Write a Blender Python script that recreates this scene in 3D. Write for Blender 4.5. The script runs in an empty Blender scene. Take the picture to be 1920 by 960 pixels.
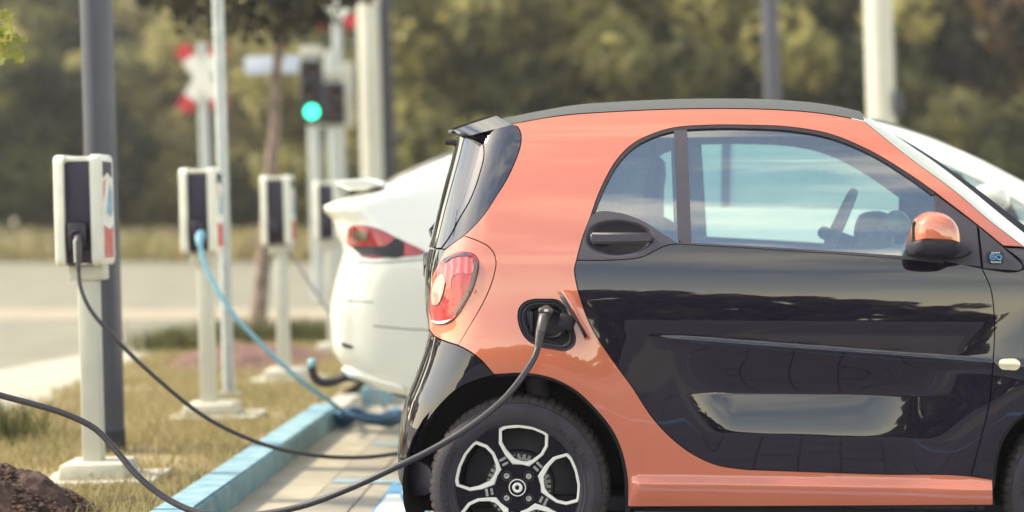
import bpy, bmesh, math, random
import numpy as np
from mathutils import Vector, Matrix, Quaternion
from mathutils.geometry import delaunay_2d_cdt
R = math.radians
sc = bpy.context.scene
COL = sc.collection
random.seed(7)

# ------------------------------------------------------------------ camera
F = 3733.0                 # focal length in photograph pixels (70 mm on 36 mm, 1920 px wide)
CX, HY, CH = 960.0, 395.0, 1.21
cam = bpy.data.cameras.new('camera'); cam.lens = 70; cam.sensor_width = 36
cam.shift_y = -85.0 / 1920.0
cam.clip_end = 2000; cam.clip_start = 0.05
cam.dof.use_dof = True; cam.dof.focus_distance = 6.6; cam.dof.aperture_fstop = 1.4
camo = bpy.data.objects.new('camera', cam); COL.objects.link(camo)
camo.location = (0, 0, CH); camo.rotation_euler = (R(90), 0, 0)
sc.camera = camo

# ------------------------------------------------------------------ sky, sun, exposure
SUN_EL, SUN_AZ = R(42), R(-84)
sdir = Vector((math.sin(SUN_AZ) * math.cos(SUN_EL), math.cos(SUN_AZ) * math.cos(SUN_EL), math.sin(SUN_EL)))
w = bpy.data.worlds.new('World'); sc.world = w; w.use_nodes = True
nt = w.node_tree; N = nt.nodes; L = nt.links
bg = N['Background']
sky = N.new('ShaderNodeTexSky'); sky.sky_type = 'NISHITA'; sky.sun_disc = False
sky.sun_elevation = SUN_EL; sky.sun_rotation = SUN_AZ % (2 * math.pi)
sky.air_density = 1.0; sky.dust_density = 1.3; sky.ozone_density = 1.3; sky.altitude = 200
tc = N.new('ShaderNodeTexCoord'); mp = N.new('ShaderNodeMapping'); mp.inputs['Scale'].default_value = (1.6, 1.6, 6.0)
nz = N.new('ShaderNodeTexNoise'); nz.inputs['Scale'].default_value = 1.7; nz.inputs['Detail'].default_value = 6
nz.inputs['Roughness'].default_value = 0.55
rp = N.new('ShaderNodeValToRGB'); rp.color_ramp.elements[0].position = 0.47; rp.color_ramp.elements[1].position = 0.70
rp.color_ramp.elements[0].color = (0.03, 0.03, 0.03, 1); rp.color_ramp.elements[1].color = (0.65, 0.65, 0.65, 1)
mx = N.new('ShaderNodeMix'); mx.data_type = 'RGBA'
mx.inputs['B'].default_value = (8.6, 8.0, 6.9, 1)
L.new(tc.outputs['Generated'], mp.inputs['Vector']); L.new(mp.outputs[0], nz.inputs['Vector'])
L.new(nz.outputs['Fac'], rp.inputs['Fac']); L.new(rp.outputs['Color'], mx.inputs['Factor'])
# pale haze towards the horizon
sx_ = N.new('ShaderNodeSeparateXYZ'); L.new(tc.outputs['Generated'], sx_.inputs[0])
hr = N.new('ShaderNodeValToRGB'); he = hr.color_ramp.elements
he[0].position = 0.0; he[0].color = (0.95, 0.95, 0.95, 1); he[1].position = 0.50; he[1].color = (0, 0, 0, 1)
for p_, v_ in ((0.10, 0.78), (0.19, 0.34), (0.30, 0.10)):
    q_ = he.new(p_); q_.color = (v_, v_, v_, 1)
L.new(sx_.outputs['Z'], hr.inputs['Fac'])
mh = N.new('ShaderNodeMix'); mh.data_type = 'RGBA'; mh.inputs['B'].default_value = (10.5, 9.7, 7.4, 1)
L.new(sky.outputs['Color'], mx.inputs['A']); L.new(mx.outputs['Result'], mh.inputs['A']); L.new(hr.outputs['Color'], mh.inputs['Factor'])
wt_ = N.new('ShaderNodeMix'); wt_.data_type = 'RGBA'; wt_.blend_type = 'MULTIPLY'; wt_.inputs['Factor'].default_value = 1.0
wt_.inputs['B'].default_value = (1.0, 0.97, 0.86, 1)      # warm tint added over the whole sky colour
L.new(mh.outputs['Result'], wt_.inputs['A']); L.new(wt_.outputs['Result'], bg.inputs['Color'])
bg.inputs['Strength'].default_value = 0.15
sl = bpy.data.lights.new('sun', 'SUN'); sl.energy = 2.5; sl.angle = R(5.0); sl.color = (1.0, 0.90, 0.70)
so = bpy.data.objects.new('sun', sl); COL.objects.link(so)
so.rotation_euler = sdir.to_track_quat('Z', 'Y').to_euler()
vs = sc.view_settings
vs.view_transform = 'Standard'; vs.look = 'None'; vs.exposure = 1.42; vs.gamma = 1.0; vs.use_curve_mapping = False
sc.render.engine = 'CYCLES'
sc.cycles.use_denoising = True
sc.cycles.max_bounces = 10; sc.cycles.transparent_max_bounces = 16

# ------------------------------------------------------------------ materials
MATS = {}
def pm(name, col, rough=0.5, metal=0.0, coat=0.0, var=0.12, scale=6.0, bump=0.0, bscale=120.0, spec=0.5,
       col2=None, detail=4, coat_rough=0.02, emit=None, estr=0.0, coat_ior=1.5, trans=0.0):
    m = bpy.data.materials.new(name); m.use_nodes = True
    nt = m.node_tree; b = nt.nodes['Principled BSDF']
    c2 = col2 if col2 else tuple(min(1, c * (1 + var)) for c in col)
    c1 = col if col2 else tuple(c * (1 - var) for c in col)
    tco = nt.nodes.new('ShaderNodeTexCoord')
    n = nt.nodes.new('ShaderNodeTexNoise'); n.inputs['Scale'].default_value = scale; n.inputs['Detail'].default_value = detail
    r = nt.nodes.new('ShaderNodeValToRGB')
    r.color_ramp.elements[0].position = 0.3; r.color_ramp.elements[1].position = 0.7
    r.color_ramp.elements[0].color = (*c1, 1); r.color_ramp.elements[1].color = (*c2, 1)
    nt.links.new(tco.outputs['Object'], n.inputs['Vector'])
    nt.links.new(n.outputs['Fac'], r.inputs['Fac']); nt.links.new(r.outputs['Color'], b.inputs['Base Color'])
    b.inputs['Roughness'].default_value = rough; b.inputs['Metallic'].default_value = metal
    b.inputs['Coat Weight'].default_value = coat; b.inputs['Coat Roughness'].default_value = coat_rough
    b.inputs['Specular IOR Level'].default_value = spec; b.inputs['Coat IOR'].default_value = coat_ior
    b.inputs['Transmission Weight'].default_value = trans
    if emit:
        b.inputs['Emission Color'].default_value = (*emit, 1); b.inputs['Emission Strength'].default_value = estr
    if bump:
        n2 = nt.nodes.new('ShaderNodeTexNoise'); n2.inputs['Scale'].default_value = bscale; n2.inputs['Detail'].default_value = 5
        bp = nt.nodes.new('ShaderNodeBump'); bp.inputs['Strength'].default_value = bump; bp.inputs['Distance'].default_value = 0.01
        nt.links.new(tco.outputs['Object'], n2.inputs['Vector'])
        nt.links.new(n2.outputs['Fac'], bp.inputs['Height']); nt.links.new(bp.outputs['Normal'], b.inputs['Normal'])
    MATS[name] = m
    return m

def glass(name, tint, base=0.08, gain=1.0, rough=0.0, dirt=0.0, dcol=(0.8, 0.85, 0.8)):
    m = bpy.data.materials.new(name); m.use_nodes = True
    nt = m.node_tree; nt.nodes.remove(nt.nodes['Principled BSDF']); out = nt.nodes['Material Output']
    tr = nt.nodes.new('ShaderNodeBsdfTransparent'); tr.inputs['Color'].default_value = (*tint, 1)
    gl = nt.nodes.new('ShaderNodeBsdfGlossy'); gl.inputs['Roughness'].default_value = rough
    fr = nt.nodes.new('ShaderNodeFresnel'); fr.inputs['IOR'].default_value = 1.52
    ma = nt.nodes.new('ShaderNodeMath'); ma.operation = 'MULTIPLY_ADD'
    ma.inputs[1].default_value = gain; ma.inputs[2].default_value = base; ma.use_clamp = True
    mi = nt.nodes.new('ShaderNodeMixShader')
    nt.links.new(fr.outputs[0], ma.inputs[0]); nt.links.new(ma.outputs[0], mi.inputs[0])
    nt.links.new(tr.outputs[0], mi.inputs[1]); nt.links.new(gl.outputs[0], mi.inputs[2])
    last = mi
    if dirt:
        df = nt.nodes.new('ShaderNodeBsdfDiffuse'); df.inputs['Color'].default_value = (*dcol, 1)
        m2 = nt.nodes.new('ShaderNodeMixShader'); m2.inputs[0].default_value = dirt
        nt.links.new(mi.outputs[0], m2.inputs[1]); nt.links.new(df.outputs[0], m2.inputs[2]); last = m2
    nt.links.new(last.outputs[0], out.inputs['Surface'])
    MATS[name] = m
    return m

def leafmat(name, cols, trans=0.35, rough=0.6, clump=False):
    m = bpy.data.materials.new(name); m.use_nodes = True
    nt = m.node_tree; b = nt.nodes['Principled BSDF']; out = nt.nodes['Material Output']
    g = nt.nodes.new('ShaderNodeNewGeometry'); r = nt.nodes.new('ShaderNodeValToRGB')
    oi = nt.nodes.new('ShaderNodeObjectInfo')
    ad = nt.nodes.new('ShaderNodeMath'); ad.operation = 'MULTIPLY_ADD'; ad.inputs[1].default_value = 0.75
    sb = nt.nodes.new('ShaderNodeMath'); sb.operation = 'MULTIPLY'; sb.inputs[1].default_value = 0.25
    nt.links.new(g.outputs['Random Per Island'], ad.inputs[0])
    if clump:
        at_ = nt.nodes.new('ShaderNodeAttribute'); at_.attribute_name = 'tone'; nt.links.new(at_.outputs['Fac'], sb.inputs[0])
        ad.inputs[1].default_value = 0.42; sb.inputs[1].default_value = 0.58
    else: nt.links.new(oi.outputs['Random'], sb.inputs[0])
    nt.links.new(sb.outputs[0], ad.inputs[2])
    el = r.color_ramp.elements
    for i, c in enumerate(cols):
        p = i / (len(cols) - 1)
        e = el[0] if i == 0 else (el[-1] if i == len(cols) - 1 else el.new(p))
        e.position = p; e.color = (*c, 1)
    nt.links.new(ad.outputs[0], r.inputs['Fac'])
    nt.links.new(r.outputs['Color'], b.inputs['Base Color']); b.inputs['Roughness'].default_value = rough
    b.inputs['Specular IOR Level'].default_value = 0.3
    t = nt.nodes.new('ShaderNodeBsdfTranslucent'); nt.links.new(r.outputs['Color'], t.inputs['Color'])
    mi = nt.nodes.new('ShaderNodeMixShader'); mi.inputs[0].default_value = trans
    nt.links.new(b.outputs[0], mi.inputs[1]); nt.links.new(t.outputs[0], mi.inputs[2])
    nt.links.new(mi.outputs[0], out.inputs['Surface'])
    MATS[name] = m
    return m

pm('coral', (0.57, 0.158, 0.086), 0.5, 0.0, 1.0, var=0.03, scale=3, coat_rough=0.02, spec=0.1, coat_ior=1.95)
pm('black_paint', (0.010, 0.007, 0.018), 0.5, 0.0, 1.0, var=0.1, coat_rough=0.006, spec=0.0, coat_ior=1.75)
pm('piano', (0.010, 0.008, 0.016), 0.5, 0.0, 1.0, var=0.1, coat_rough=0.006, spec=0.0, coat_ior=2.0)
pm('dark_plastic', (0.020, 0.017, 0.030), 0.55, var=0.2, scale=40, bump=0.15, bscale=600)
pm('grey_plastic', (0.058, 0.052, 0.070), 0.5, var=0.08, scale=30, bump=0.12, bscale=900)
pm('shell', (0.010, 0.008, 0.014), 0.8, var=0.2)
pm('rubber', (0.016, 0.013, 0.022), 0.6, var=0.3, scale=20, bump=0.2, bscale=300)
pm('tyre', (0.042, 0.036, 0.047), 0.72, var=0.25, scale=14, bump=0.35, bscale=250, spec=0.35)
pm('tread', (0.05, 0.040, 0.042), 0.85, var=0.4, scale=40, bump=0.6, bscale=200)
pm('silver', (0.86, 0.85, 0.78), 0.35, 0.15, 0.5, var=0.04, scale=20)
pm('rear_gloss', (0.010, 0.008, 0.016), 0.5, 0.0, 1.0, var=0.1, coat_rough=0.006, spec=0.0, coat_ior=2.15)
pm('spoiler_gloss', (0.010, 0.008, 0.016), 0.5, 0.0, 1.0, var=0.1, coat_rough=0.006, spec=0.0, coat_ior=3.0)
pm('rim_black', (0.008, 0.006, 0.013), 0.5, 0.0, 0.7, var=0.2, spec=0.05, coat_rough=0.08, coat_ior=1.4)
pm('steel', (0.45, 0.44, 0.42), 0.38, 0.8, var=0.25, scale=60)
pm('fabric', (0.095, 0.095, 0.092), 0.9, var=0.3, scale=500, bump=0.5, bscale=900, detail=2)
pm('sheen_cream', (0.58, 0.55, 0.40), 0.25, 0.0, 0.8, var=0.04)  # pale sky reflection on the coral pillar edge, put into the colour
pm('interior', (0.30, 0.31, 0.30), 0.75, var=0.15, scale=30)
pm('interior_light', (0.48, 0.49, 0.46), 0.8, var=0.1, scale=30)
pm('seat_cloth', (0.13, 0.13, 0.135), 0.85, var=0.2, scale=80)
pm('lens_red', (0.42, 0.012, 0.02), 0.16, 0.0, 1.0, var=0.35, scale=22, coat_rough=0.01)
def lens(name, ca, cb, sc_, rough=0.12):
    m = pm(name, ca, rough, 0.0, 1.0, coat_rough=0.01); nt = m.node_tree
    wv = nt.nodes.new('ShaderNodeTexWave'); wv.bands_direction = 'X'; wv.inputs['Scale'].default_value = sc_; wv.inputs['Distortion'].default_value = 2.5
    wv.inputs['Detail Scale'].default_value = 3; tco = nt.nodes.new('ShaderNodeTexCoord'); r = nt.nodes.new('ShaderNodeValToRGB')
    r.color_ramp.elements[0].color = (*ca, 1); r.color_ramp.elements[1].color = (*cb, 1); r.color_ramp.elements[0].position = .35; r.color_ramp.elements[1].position = .85
    nt.links.new(tco.outputs['Object'], wv.inputs['Vector']); nt.links.new(wv.outputs['Fac'], r.inputs['Fac'])
    nt.links.new(r.outputs['Color'], nt.nodes['Principled BSDF'].inputs['Base Color'])
    bp = nt.nodes.new('ShaderNodeBump'); bp.inputs['Strength'].default_value = .5; bp.inputs['Distance'].default_value = .004
    nt.links.new(wv.outputs['Fac'], bp.inputs['Height']); nt.links.new(bp.outputs['Normal'], nt.nodes['Principled BSDF'].inputs['Normal'])
lens('lamp_red', (0.36, 0.008, 0.016), (0.50, 0.016, 0.026), 9)
lens('lamp_pink', (0.46, 0.03, 0.04), (0.62, 0.12, 0.11), 12)
lens('lamp_clear', (0.34, 0.24, 0.19), (0.46, 0.38, 0.31), 10)
pm('lens_pink', (0.62, 0.11, 0.10), 0.12, 0.0, 1.0, var=0.5, scale=45, coat_rough=0.01)
pm('lens_white', (0.72, 0.72, 0.64), 0.15, 0.0, 1.0, var=0.12, scale=30)
pm('amber', (0.80, 0.72, 0.50), 0.15, 0.0, 1.0, var=0.08)
pm('mirror', (0.85, 0.86, 0.84), 0.03, 1.0, var=0.02)
pm('white_paint', (0.80, 0.80, 0.72), 0.35, 0.0, 1.0, var=0.02, scale=2, coat_rough=0.03)
pm('tesla_glass', (0.20, 0.30, 0.27), 0.06, 0.0, 1.0, var=0.1, coat_ior=2.4)
pm('bronze', (0.16, 0.13, 0.10), 0.3, 0.6, 0.5, var=0.08)
pm('badge_white', (0.85, 0.85, 0.82), 0.4, var=0.02)
pm('badge_blue', (0.10, 0.42, 0.72), 0.35, var=0.05)
pm('cable_grey', (0.036, 0.031, 0.036), 0.36, var=0.15, scale=50, bump=0.05, bscale=400)
pm('cable_blue', (0.16, 0.37, 0.50), 0.5, var=0.15, scale=40)
pm('plug_grey', (0.07, 0.06, 0.06), 0.42, var=0.15, scale=50)
pm('charger_white', (0.72, 0.71, 0.62), 0.45, var=0.05, scale=12)
pm('charger_black', (0.022, 0.014, 0.036), 0.5, var=0.1)
pm('charger_dark', (0.012, 0.009, 0.018), 0.4, var=0.1)
pm('post_cream', (0.54, 0.53, 0.45), 0.5, var=0.06, scale=9)
pm('concrete', (0.48, 0.455, 0.37), 0.85, var=0.12, scale=9, bump=0.3, bscale=80)
pm('sticker_red', (0.55, 0.10, 0.10), 0.4, var=0.2, scale=20)
pm('sticker_blue', (0.22, 0.40, 0.50), 0.4, var=0.3, scale=20)
pm('sticker_white', (0.75, 0.74, 0.68), 0.4, var=0.1, scale=20)
pm('post_dark', (0.062, 0.065, 0.09), 0.42, 0.2, var=0.1, scale=5)
pm('post_black', (0.02, 0.018, 0.03), 0.6, var=0.3, scale=10)
pm('galvanised', (0.42, 0.45, 0.45), 0.45, 0.4, var=0.12, scale=14)
pm('sign_white', (0.78, 0.77, 0.70), 0.5, var=0.05)
pm('sign_red', (0.55, 0.035, 0.045), 0.5, var=0.1)
pm('sign_blue', (0.55, 0.60, 0.72), 0.5, var=0.08)
pm('signal_black', (0.015, 0.012, 0.022), 0.5, var=0.1)
pm('signal_green', (0.05, 0.75, 0.45), 0.3, emit=(0.03, 0.85, 0.45), estr=2.6)
pm('signal_dim', (0.06, 0.03, 0.03), 0.3)
pm('bark', (0.20, 0.145, 0.115), 0.9, var=0.4, scale=14, bump=0.5, bscale=40)
pm('bark_dark', (0.035, 0.027, 0.03), 0.9, var=0.4, scale=14, bump=0.5, bscale=40)
pm('kerb_blue', (0.14, 0.29, 0.37), 0.8, var=0.14, scale=11, bump=0.4, bscale=90, col2=(0.29, 0.42, 0.45))
pm('blue_line', (0.24, 0.35, 0.39), 0.75, var=0.15, scale=12)
pm('blue_line_dark', (0.10, 0.26, 0.44), 0.6, var=0.15, scale=12)
pm('blue_coil', (0.055, 0.14, 0.25), 0.6, var=0.15, scale=12)
pm('white_line', (0.80, 0.80, 0.72), 0.7, var=0.08, scale=12)
pm('paver', (0.33, 0.295, 0.235), 0.85, var=0.14, scale=5, bump=0.3, bscale=150)
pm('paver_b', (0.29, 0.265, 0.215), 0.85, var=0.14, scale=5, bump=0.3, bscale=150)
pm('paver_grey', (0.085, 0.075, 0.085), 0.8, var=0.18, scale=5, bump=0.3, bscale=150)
pm('grout', (0.14, 0.125, 0.105), 0.9, var=0.3, scale=30)
pm('gutter', (0.38, 0.335, 0.25), 0.85, var=0.16, scale=4, bump=0.25, bscale=90)
pm('asphalt', (0.22, 0.205, 0.15), 0.85, var=0.16, scale=1.4, bump=0.3, bscale=60)
pm('asphalt_dark', (0.05, 0.046, 0.05), 0.85, var=0.2, scale=1.4, bump=0.3, bscale=60)
pm('asphalt_mid', (0.11, 0.10, 0.105), 0.85, var=0.2, scale=1.4)
pm('lane_pink', (0.34, 0.28, 0.20), 0.85, var=0.1, scale=2)
pm('pavement', (0.42, 0.39, 0.30), 0.85, var=0.12, scale=2, bump=0.2, bscale=60)
pm('turf', (0.22, 0.15, 0.085), 0.95, scale=2.2, col2=(0.33, 0.26, 0.13), bump=0.5, bscale=60)
pm('field', (0.17, 0.165, 0.06), 0.95, scale=0.25, col2=(0.34, 0.29, 0.14), bump=0.5, bscale=20)
pm('forest_floor', (0.05, 0.045, 0.03), 0.95, scale=0.5, var=0.4)
pm('mulch', (0.115, 0.055, 0.042), 0.95, scale=12, col2=(0.22, 0.12, 0.09), bump=1.0, bscale=50)
pm('soil', (0.028, 0.015, 0.014), 0.95, scale=26, col2=(0.11, 0.062, 0.045), bump=1.0, bscale=45)
leafmat('grass_blade', [(0.16, 0.155, 0.05), (0.35, 0.29, 0.13), (0.50, 0.41, 0.24)], 0.4)
leafmat('straw', [(0.32, 0.26, 0.12), (0.42, 0.36, 0.2), (0.30, 0.28, 0.1)], 0.3)
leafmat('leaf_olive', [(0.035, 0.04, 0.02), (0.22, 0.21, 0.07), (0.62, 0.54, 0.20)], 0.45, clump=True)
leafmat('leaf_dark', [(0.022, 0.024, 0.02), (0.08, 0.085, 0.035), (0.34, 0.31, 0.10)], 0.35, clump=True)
leafmat('leaf_yellow', [(0.20, 0.19, 0.07), (0.44, 0.39, 0.16), (0.70, 0.60, 0.28)], 0.5, clump=True)
leafmat('leaf_autumn', [(0.025, 0.025, 0.02), (0.09, 0.07, 0.035), (0.62, 0.33, 0.15)], 0.4, clump=True)
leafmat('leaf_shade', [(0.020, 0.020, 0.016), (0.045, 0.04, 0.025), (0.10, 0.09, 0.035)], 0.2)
leafmat('leaf_maple', [(0.10, 0.15, 0.03), (0.22, 0.24, 0.05), (0.42, 0.27, 0.05)], 0.4)
glass('side_glass', (0.76, 0.99, 0.89), base=0.29, gain=1.1)
glass('far_glass', (0.90, 1.0, 0.96), base=0.03, gain=1.0)
glass('rear_glass', (0.10, 0.11, 0.11), base=0.10, gain=1.2)

# ------------------------------------------------------------------ helpers
def link(o, parent=None):
    COL.objects.link(o)
    if parent: o.parent = parent
    return o
def tag(o, label=None, cat=None, group=None, kind=None):
    if label: o['label'] = label
    if cat: o['category'] = cat
    if group: o['group'] = group
    if kind: o['kind'] = kind
    return o
def empty(name, loc=(0, 0, 0), rot=(0, 0, 0), **k):
    o = bpy.data.objects.new(name, None); o.location = loc; o.rotation_euler = rot
    o.empty_display_size = 0.1
    link(o); tag(o, **k); return o
def copy_tree(o, parent=None):
    c = o.copy(); COL.objects.link(c)
    if parent: c.parent = parent
    for ch in list(o.children): copy_tree(ch, c)
    return c

class B:
    def __init__(s): s.bm = bmesh.new(); s.mi = 0
    def _mat(s, geom_faces):
        for f in geom_faces: f.material_index = s.mi
    def box(s, c, size, bev=0.0, rot=None, seg=2, taper=None):
        t = bmesh.new(); bmesh.ops.create_cube(t, size=1.0)
        for v in t.verts:
            v.co = Vector((v.co.x * size[0], v.co.y * size[1], v.co.z * size[2]))
            if taper and v.co.z > 0: v.co.x *= taper[0]; v.co.y *= taper[1]
        if bev: bmesh.ops.bevel(t, geom=t.edges[:], offset=bev, segments=seg, affect='EDGES', profile=0.5)
        M = Matrix.Translation(c)
        if rot is not None: M = M @ (rot if isinstance(rot, Matrix) else Matrix.Rotation(rot, 4, 'Z'))
        s.add(t, M); return s
    def add(s, t, M=None):
        if M is not None: t.transform(M)
        vm = {}
        for v in t.verts: vm[v] = s.bm.verts.new(v.co)
        for f in t.faces:
            try:
                nf = s.bm.faces.new([vm[v] for v in f.verts]); nf.smooth = f.smooth; nf.material_index = s.mi
            except ValueError: pass
        t.free(); return s
    def tube(s, pts, r, seg=10, cap=True):
        pts = [Vector(p) for p in pts]
        n = len(pts); rr = r if hasattr(r, '__len__') else [r] * n
        T = [(pts[min(i + 1, n - 1)] - pts[max(i - 1, 0)]).normalized() for i in range(n)]
        u = T[0].orthogonal().normalized(); rings = []
        for i in range(n):
            if i:
                q = T[i - 1].rotation_difference(T[i]); u = q @ u
            u = (u - T[i] * u.dot(T[i])).normalized(); v = T[i].cross(u)
            rings.append([s.bm.verts.new(pts[i] + (u * math.cos(a) + v * math.sin(a)) * rr[i])
                          for a in [2 * math.pi * k / seg for k in range(seg)]])
        for a, b in zip(rings[:-1], rings[1:]):
            for k in range(seg):
                f = s.bm.faces.new((a[k], a[(k + 1) % seg], b[(k + 1) % seg], b[k])); f.smooth = True; f.material_index = s.mi
        if cap:
            for ring, rev in ((rings[0], True), (rings[-1], False)):
                f = s.bm.faces.new(ring[::-1] if rev else ring); f.material_index = s.mi
        return s
    def cyl(s, p0, p1, r0, r1=None, seg=16): return s.tube([p0, p1], [r0, r1 if r1 is not None else r0], seg)
    def lathe(s, prof, c=(0, 0, 0), seg=48, smooth=True, axis='y'):
        rings = []
        for (r, y) in prof:
            ring = []
            for k in range(seg):
                a = 2 * math.pi * k / seg
                p = (r * math.cos(a), y, r * math.sin(a)) if axis == 'y' else (r * math.cos(a), r * math.sin(a), y)
                ring.append(s.bm.verts.new(Vector(c) + Vector(p)))
            rings.append(ring)
        for a, b in zip(rings[:-1], rings[1:]):
            for k in range(seg):
                f = s.bm.faces.new((a[k], b[k], b[(k + 1) % seg], a[(k + 1) % seg])); f.smooth = smooth; f.material_index = s.mi
        return s
    def prism(s, poly, y0, y1, cap=True, smooth=False):     # poly in x,z
        a = [s.bm.verts.new((p[0], y0, p[1])) for p in poly]; b = [s.bm.verts.new((p[0], y1, p[1])) for p in poly]
        n = len(poly)
        for k in range(n):
            f = s.bm.faces.new((a[k], a[(k + 1) % n], b[(k + 1) % n], b[k])); f.material_index = s.mi; f.smooth = smooth
        if cap:
            f = s.bm.faces.new(a[::-1]); f.material_index = s.mi
            f = s.bm.faces.new(b); f.material_index = s.mi
        return s
    def pillow(s, poly, ys, scales, cap=True, c=None):      # rings of an x,z outline shrunk about its centroid
        cx = sum(p[0] for p in poly) / len(poly) if c is None else c[0]
        cz = sum(p[1] for p in poly) / len(poly) if c is None else c[1]
        rings = [[s.bm.verts.new((cx + (p[0] - cx) * k, y, cz + (p[1] - cz) * k)) for p in poly] for y, k in zip(ys, scales)]
        n = len(poly)
        for a, b in zip(rings[:-1], rings[1:]):
            for k in range(n):
                f = s.bm.faces.new((a[k], a[(k + 1) % n], b[(k + 1) % n], b[k])); f.smooth = True; f.material_index = s.mi
        if cap:
            for ring in (rings[0][::-1], rings[-1]):
                f = s.bm.faces.new(ring); f.smooth = True; f.material_index = s.mi
        return s
    def frame(s, outer, inner, y0, y1):                      # ring between two x,z polygons with the same count
        n = len(outer)
        V = [[s.bm.verts.new((p[0], y, p[1])) for p in poly] for poly in (outer, inner) for y in (y0, y1)]
        o0, o1, i0, i1 = V
        for k in range(n):
            j = (k + 1) % n
            for q in ((o0[k], o0[j], i0[j], i0[k]), (o1[k], i1[k], i1[j], o1[j]), (o0[k], o1[k], o1[j], o0[j]), (i0[k], i0[j], i1[j], i1[k])):
                f = s.bm.faces.new(q); f.material_index = s.mi
        return s
    def quads(s, vs, fs, smooth=False):
        V = [s.bm.verts.new(v) for v in vs]
        for f in fs:
            ff = s.bm.faces.new([V[i] for i in f]); ff.smooth = smooth; ff.material_index = s.mi
        return s
    def obj(s, name, mats, parent=None, smooth=None, recalc=True, **k):
        if recalc: bmesh.ops.recalc_face_normals(s.bm, faces=s.bm.faces[:])
        me = bpy.data.meshes.new(name); s.bm.to_mesh(me); s.bm.free()
        for m in (mats if isinstance(mats, (list, tuple)) else [mats]): me.materials.append(MATS[m])
        if smooth is not None:
            for p in me.polygons: p.use_smooth = True
            if smooth: me.set_sharp_from_angle(angle=R(smooth))
        o = bpy.data.objects.new(name, me); link(o, parent); tag(o, **k); return o

def text_mesh(body, size, ext=0.001, align='CENTER'):
    cu = bpy.data.curves.new('lettering', 'FONT'); cu.body = body; cu.size = size; cu.extrude = ext
    cu.align_x = align; cu.align_y = 'CENTER'; cu.resolution_u = 4
    o = bpy.data.objects.new('lettering', cu); COL.objects.link(o)
    bpy.context.view_layer.update()
    me = bpy.data.meshes.new_from_object(o.evaluated_get(bpy.context.evaluated_depsgraph_get()))
    bpy.data.objects.remove(o); bpy.data.curves.remove(cu)
    return me
def from_mesh(name, me, mat, M, parent):
    me.transform(M); me.materials.clear(); me.materials.append(MATS[mat])
    o = bpy.data.objects.new(name, me); link(o, parent); return o

def catmull(pts, step, closed=False):
    P = [np.array(p, float) for p in pts]; n = len(P); out = []
    if n == 2 and not closed:
        k = max(1, int(np.linalg.norm(P[1] - P[0]) / step)); return [P[0] + (P[1] - P[0]) * i / k for i in range(k + 1)]
    for i in range(n if closed else n - 1):
        p1, p2 = P[i], P[(i + 1) % n]
        p0 = P[i - 1] if (i > 0 or closed) else p1 * 2 - p2
        p3 = P[(i + 2) % n] if (i + 2 < n or closed) else p2 * 2 - p1
        d1 = max(np.linalg.norm(p1 - p0), 1e-9) ** .5; d2 = max(np.linalg.norm(p2 - p1), 1e-9) ** .5; d3 = max(np.linalg.norm(p3 - p2), 1e-9) ** .5
        m1 = (p2 - p1) + d2 * ((p1 - p0) / d1 - (p2 - p0) / (d1 + d2)) * 1.0
        m1 = d2 * d2 * ((p1 - p0) / (d1 * d1) / (1) * (d2 / (d1 + d2)) + (p2 - p1) / (d2 * d2) * (d1 / (d1 + d2)))
        m2 = d2 * d2 * ((p2 - p1) / (d2 * d2) * (d3 / (d2 + d3)) + (p3 - p2) / (d3 * d3) * (d2 / (d2 + d3)))
        k = max(1, int(np.linalg.norm(p2 - p1) / step))
        for j in range(k):
            t = j / k; t2 = t * t; t3 = t2 * t
            out.append((2 * t3 - 3 * t2 + 1) * p1 + (t3 - 2 * t2 + t) * m1 + (-2 * t3 + 3 * t2) * p2 + (t3 - t2) * m2)
    if not closed: out.append(P[-1])
    return out
def chain(segs, step):          # several smooth runs joined at corners into one closed outline
    out = []
    for sg in segs: out += catmull(sg, step)[:-1]
    return out
def spl(k):
    xs = np.array([a for a, _ in k], float); ys = np.array([b for _, b in k], float)
    d = np.diff(ys) / np.diff(xs); h = np.diff(xs)
    m = np.empty_like(ys); m[0] = d[0]; m[-1] = d[-1]
    m[1:-1] = (d[:-1] * h[1:] + d[1:] * h[:-1]) / (h[1:] + h[:-1])
    def f(x):
        x = np.asarray(x, float); i = np.clip(np.searchsorted(xs, x) - 1, 0, len(xs) - 2)
        t = (x - xs[i]) / h[i]
        lo = t < 0; hi = t > 1; tt = np.clip(t, 0, 1); t2 = tt * tt; t3 = t2 * tt
        y = (2*t3 - 3*t2 + 1)*ys[i] + (t3 - 2*t2 + tt)*h[i]*m[i] + (-2*t3 + 3*t2)*ys[i+1] + (t3 - t2)*h[i]*m[i+1]
        return y + np.where(lo, t * h[i] * m[i], 0) + np.where(hi, (t - 1) * h[i] * m[i + 1], 0)
    return f
def sstep(a, b, x):
    t = np.clip((x - a) / (b - a), 0, 1); return t * t * (3 - 2 * t)
def inside(pts, poly):
    x, y = pts[:, 0], pts[:, 1]; c = np.zeros(len(pts), bool); n = len(poly)
    for i in range(n):
        x1, y1 = poly[i]; x2, y2 = poly[(i + 1) % n]
        if y1 == y2: continue
        t = ((y1 > y) != (y2 > y)); c ^= t & (x < (x2 - x1) * (y - y1) / (y2 - y1) + x1)
    return c
def area(p): 
    p = np.array(p); q = np.roll(p, -1, 0); return 0.5 * np.sum(p[:, 0] * q[:, 1] - q[:, 0] * p[:, 1])
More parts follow.
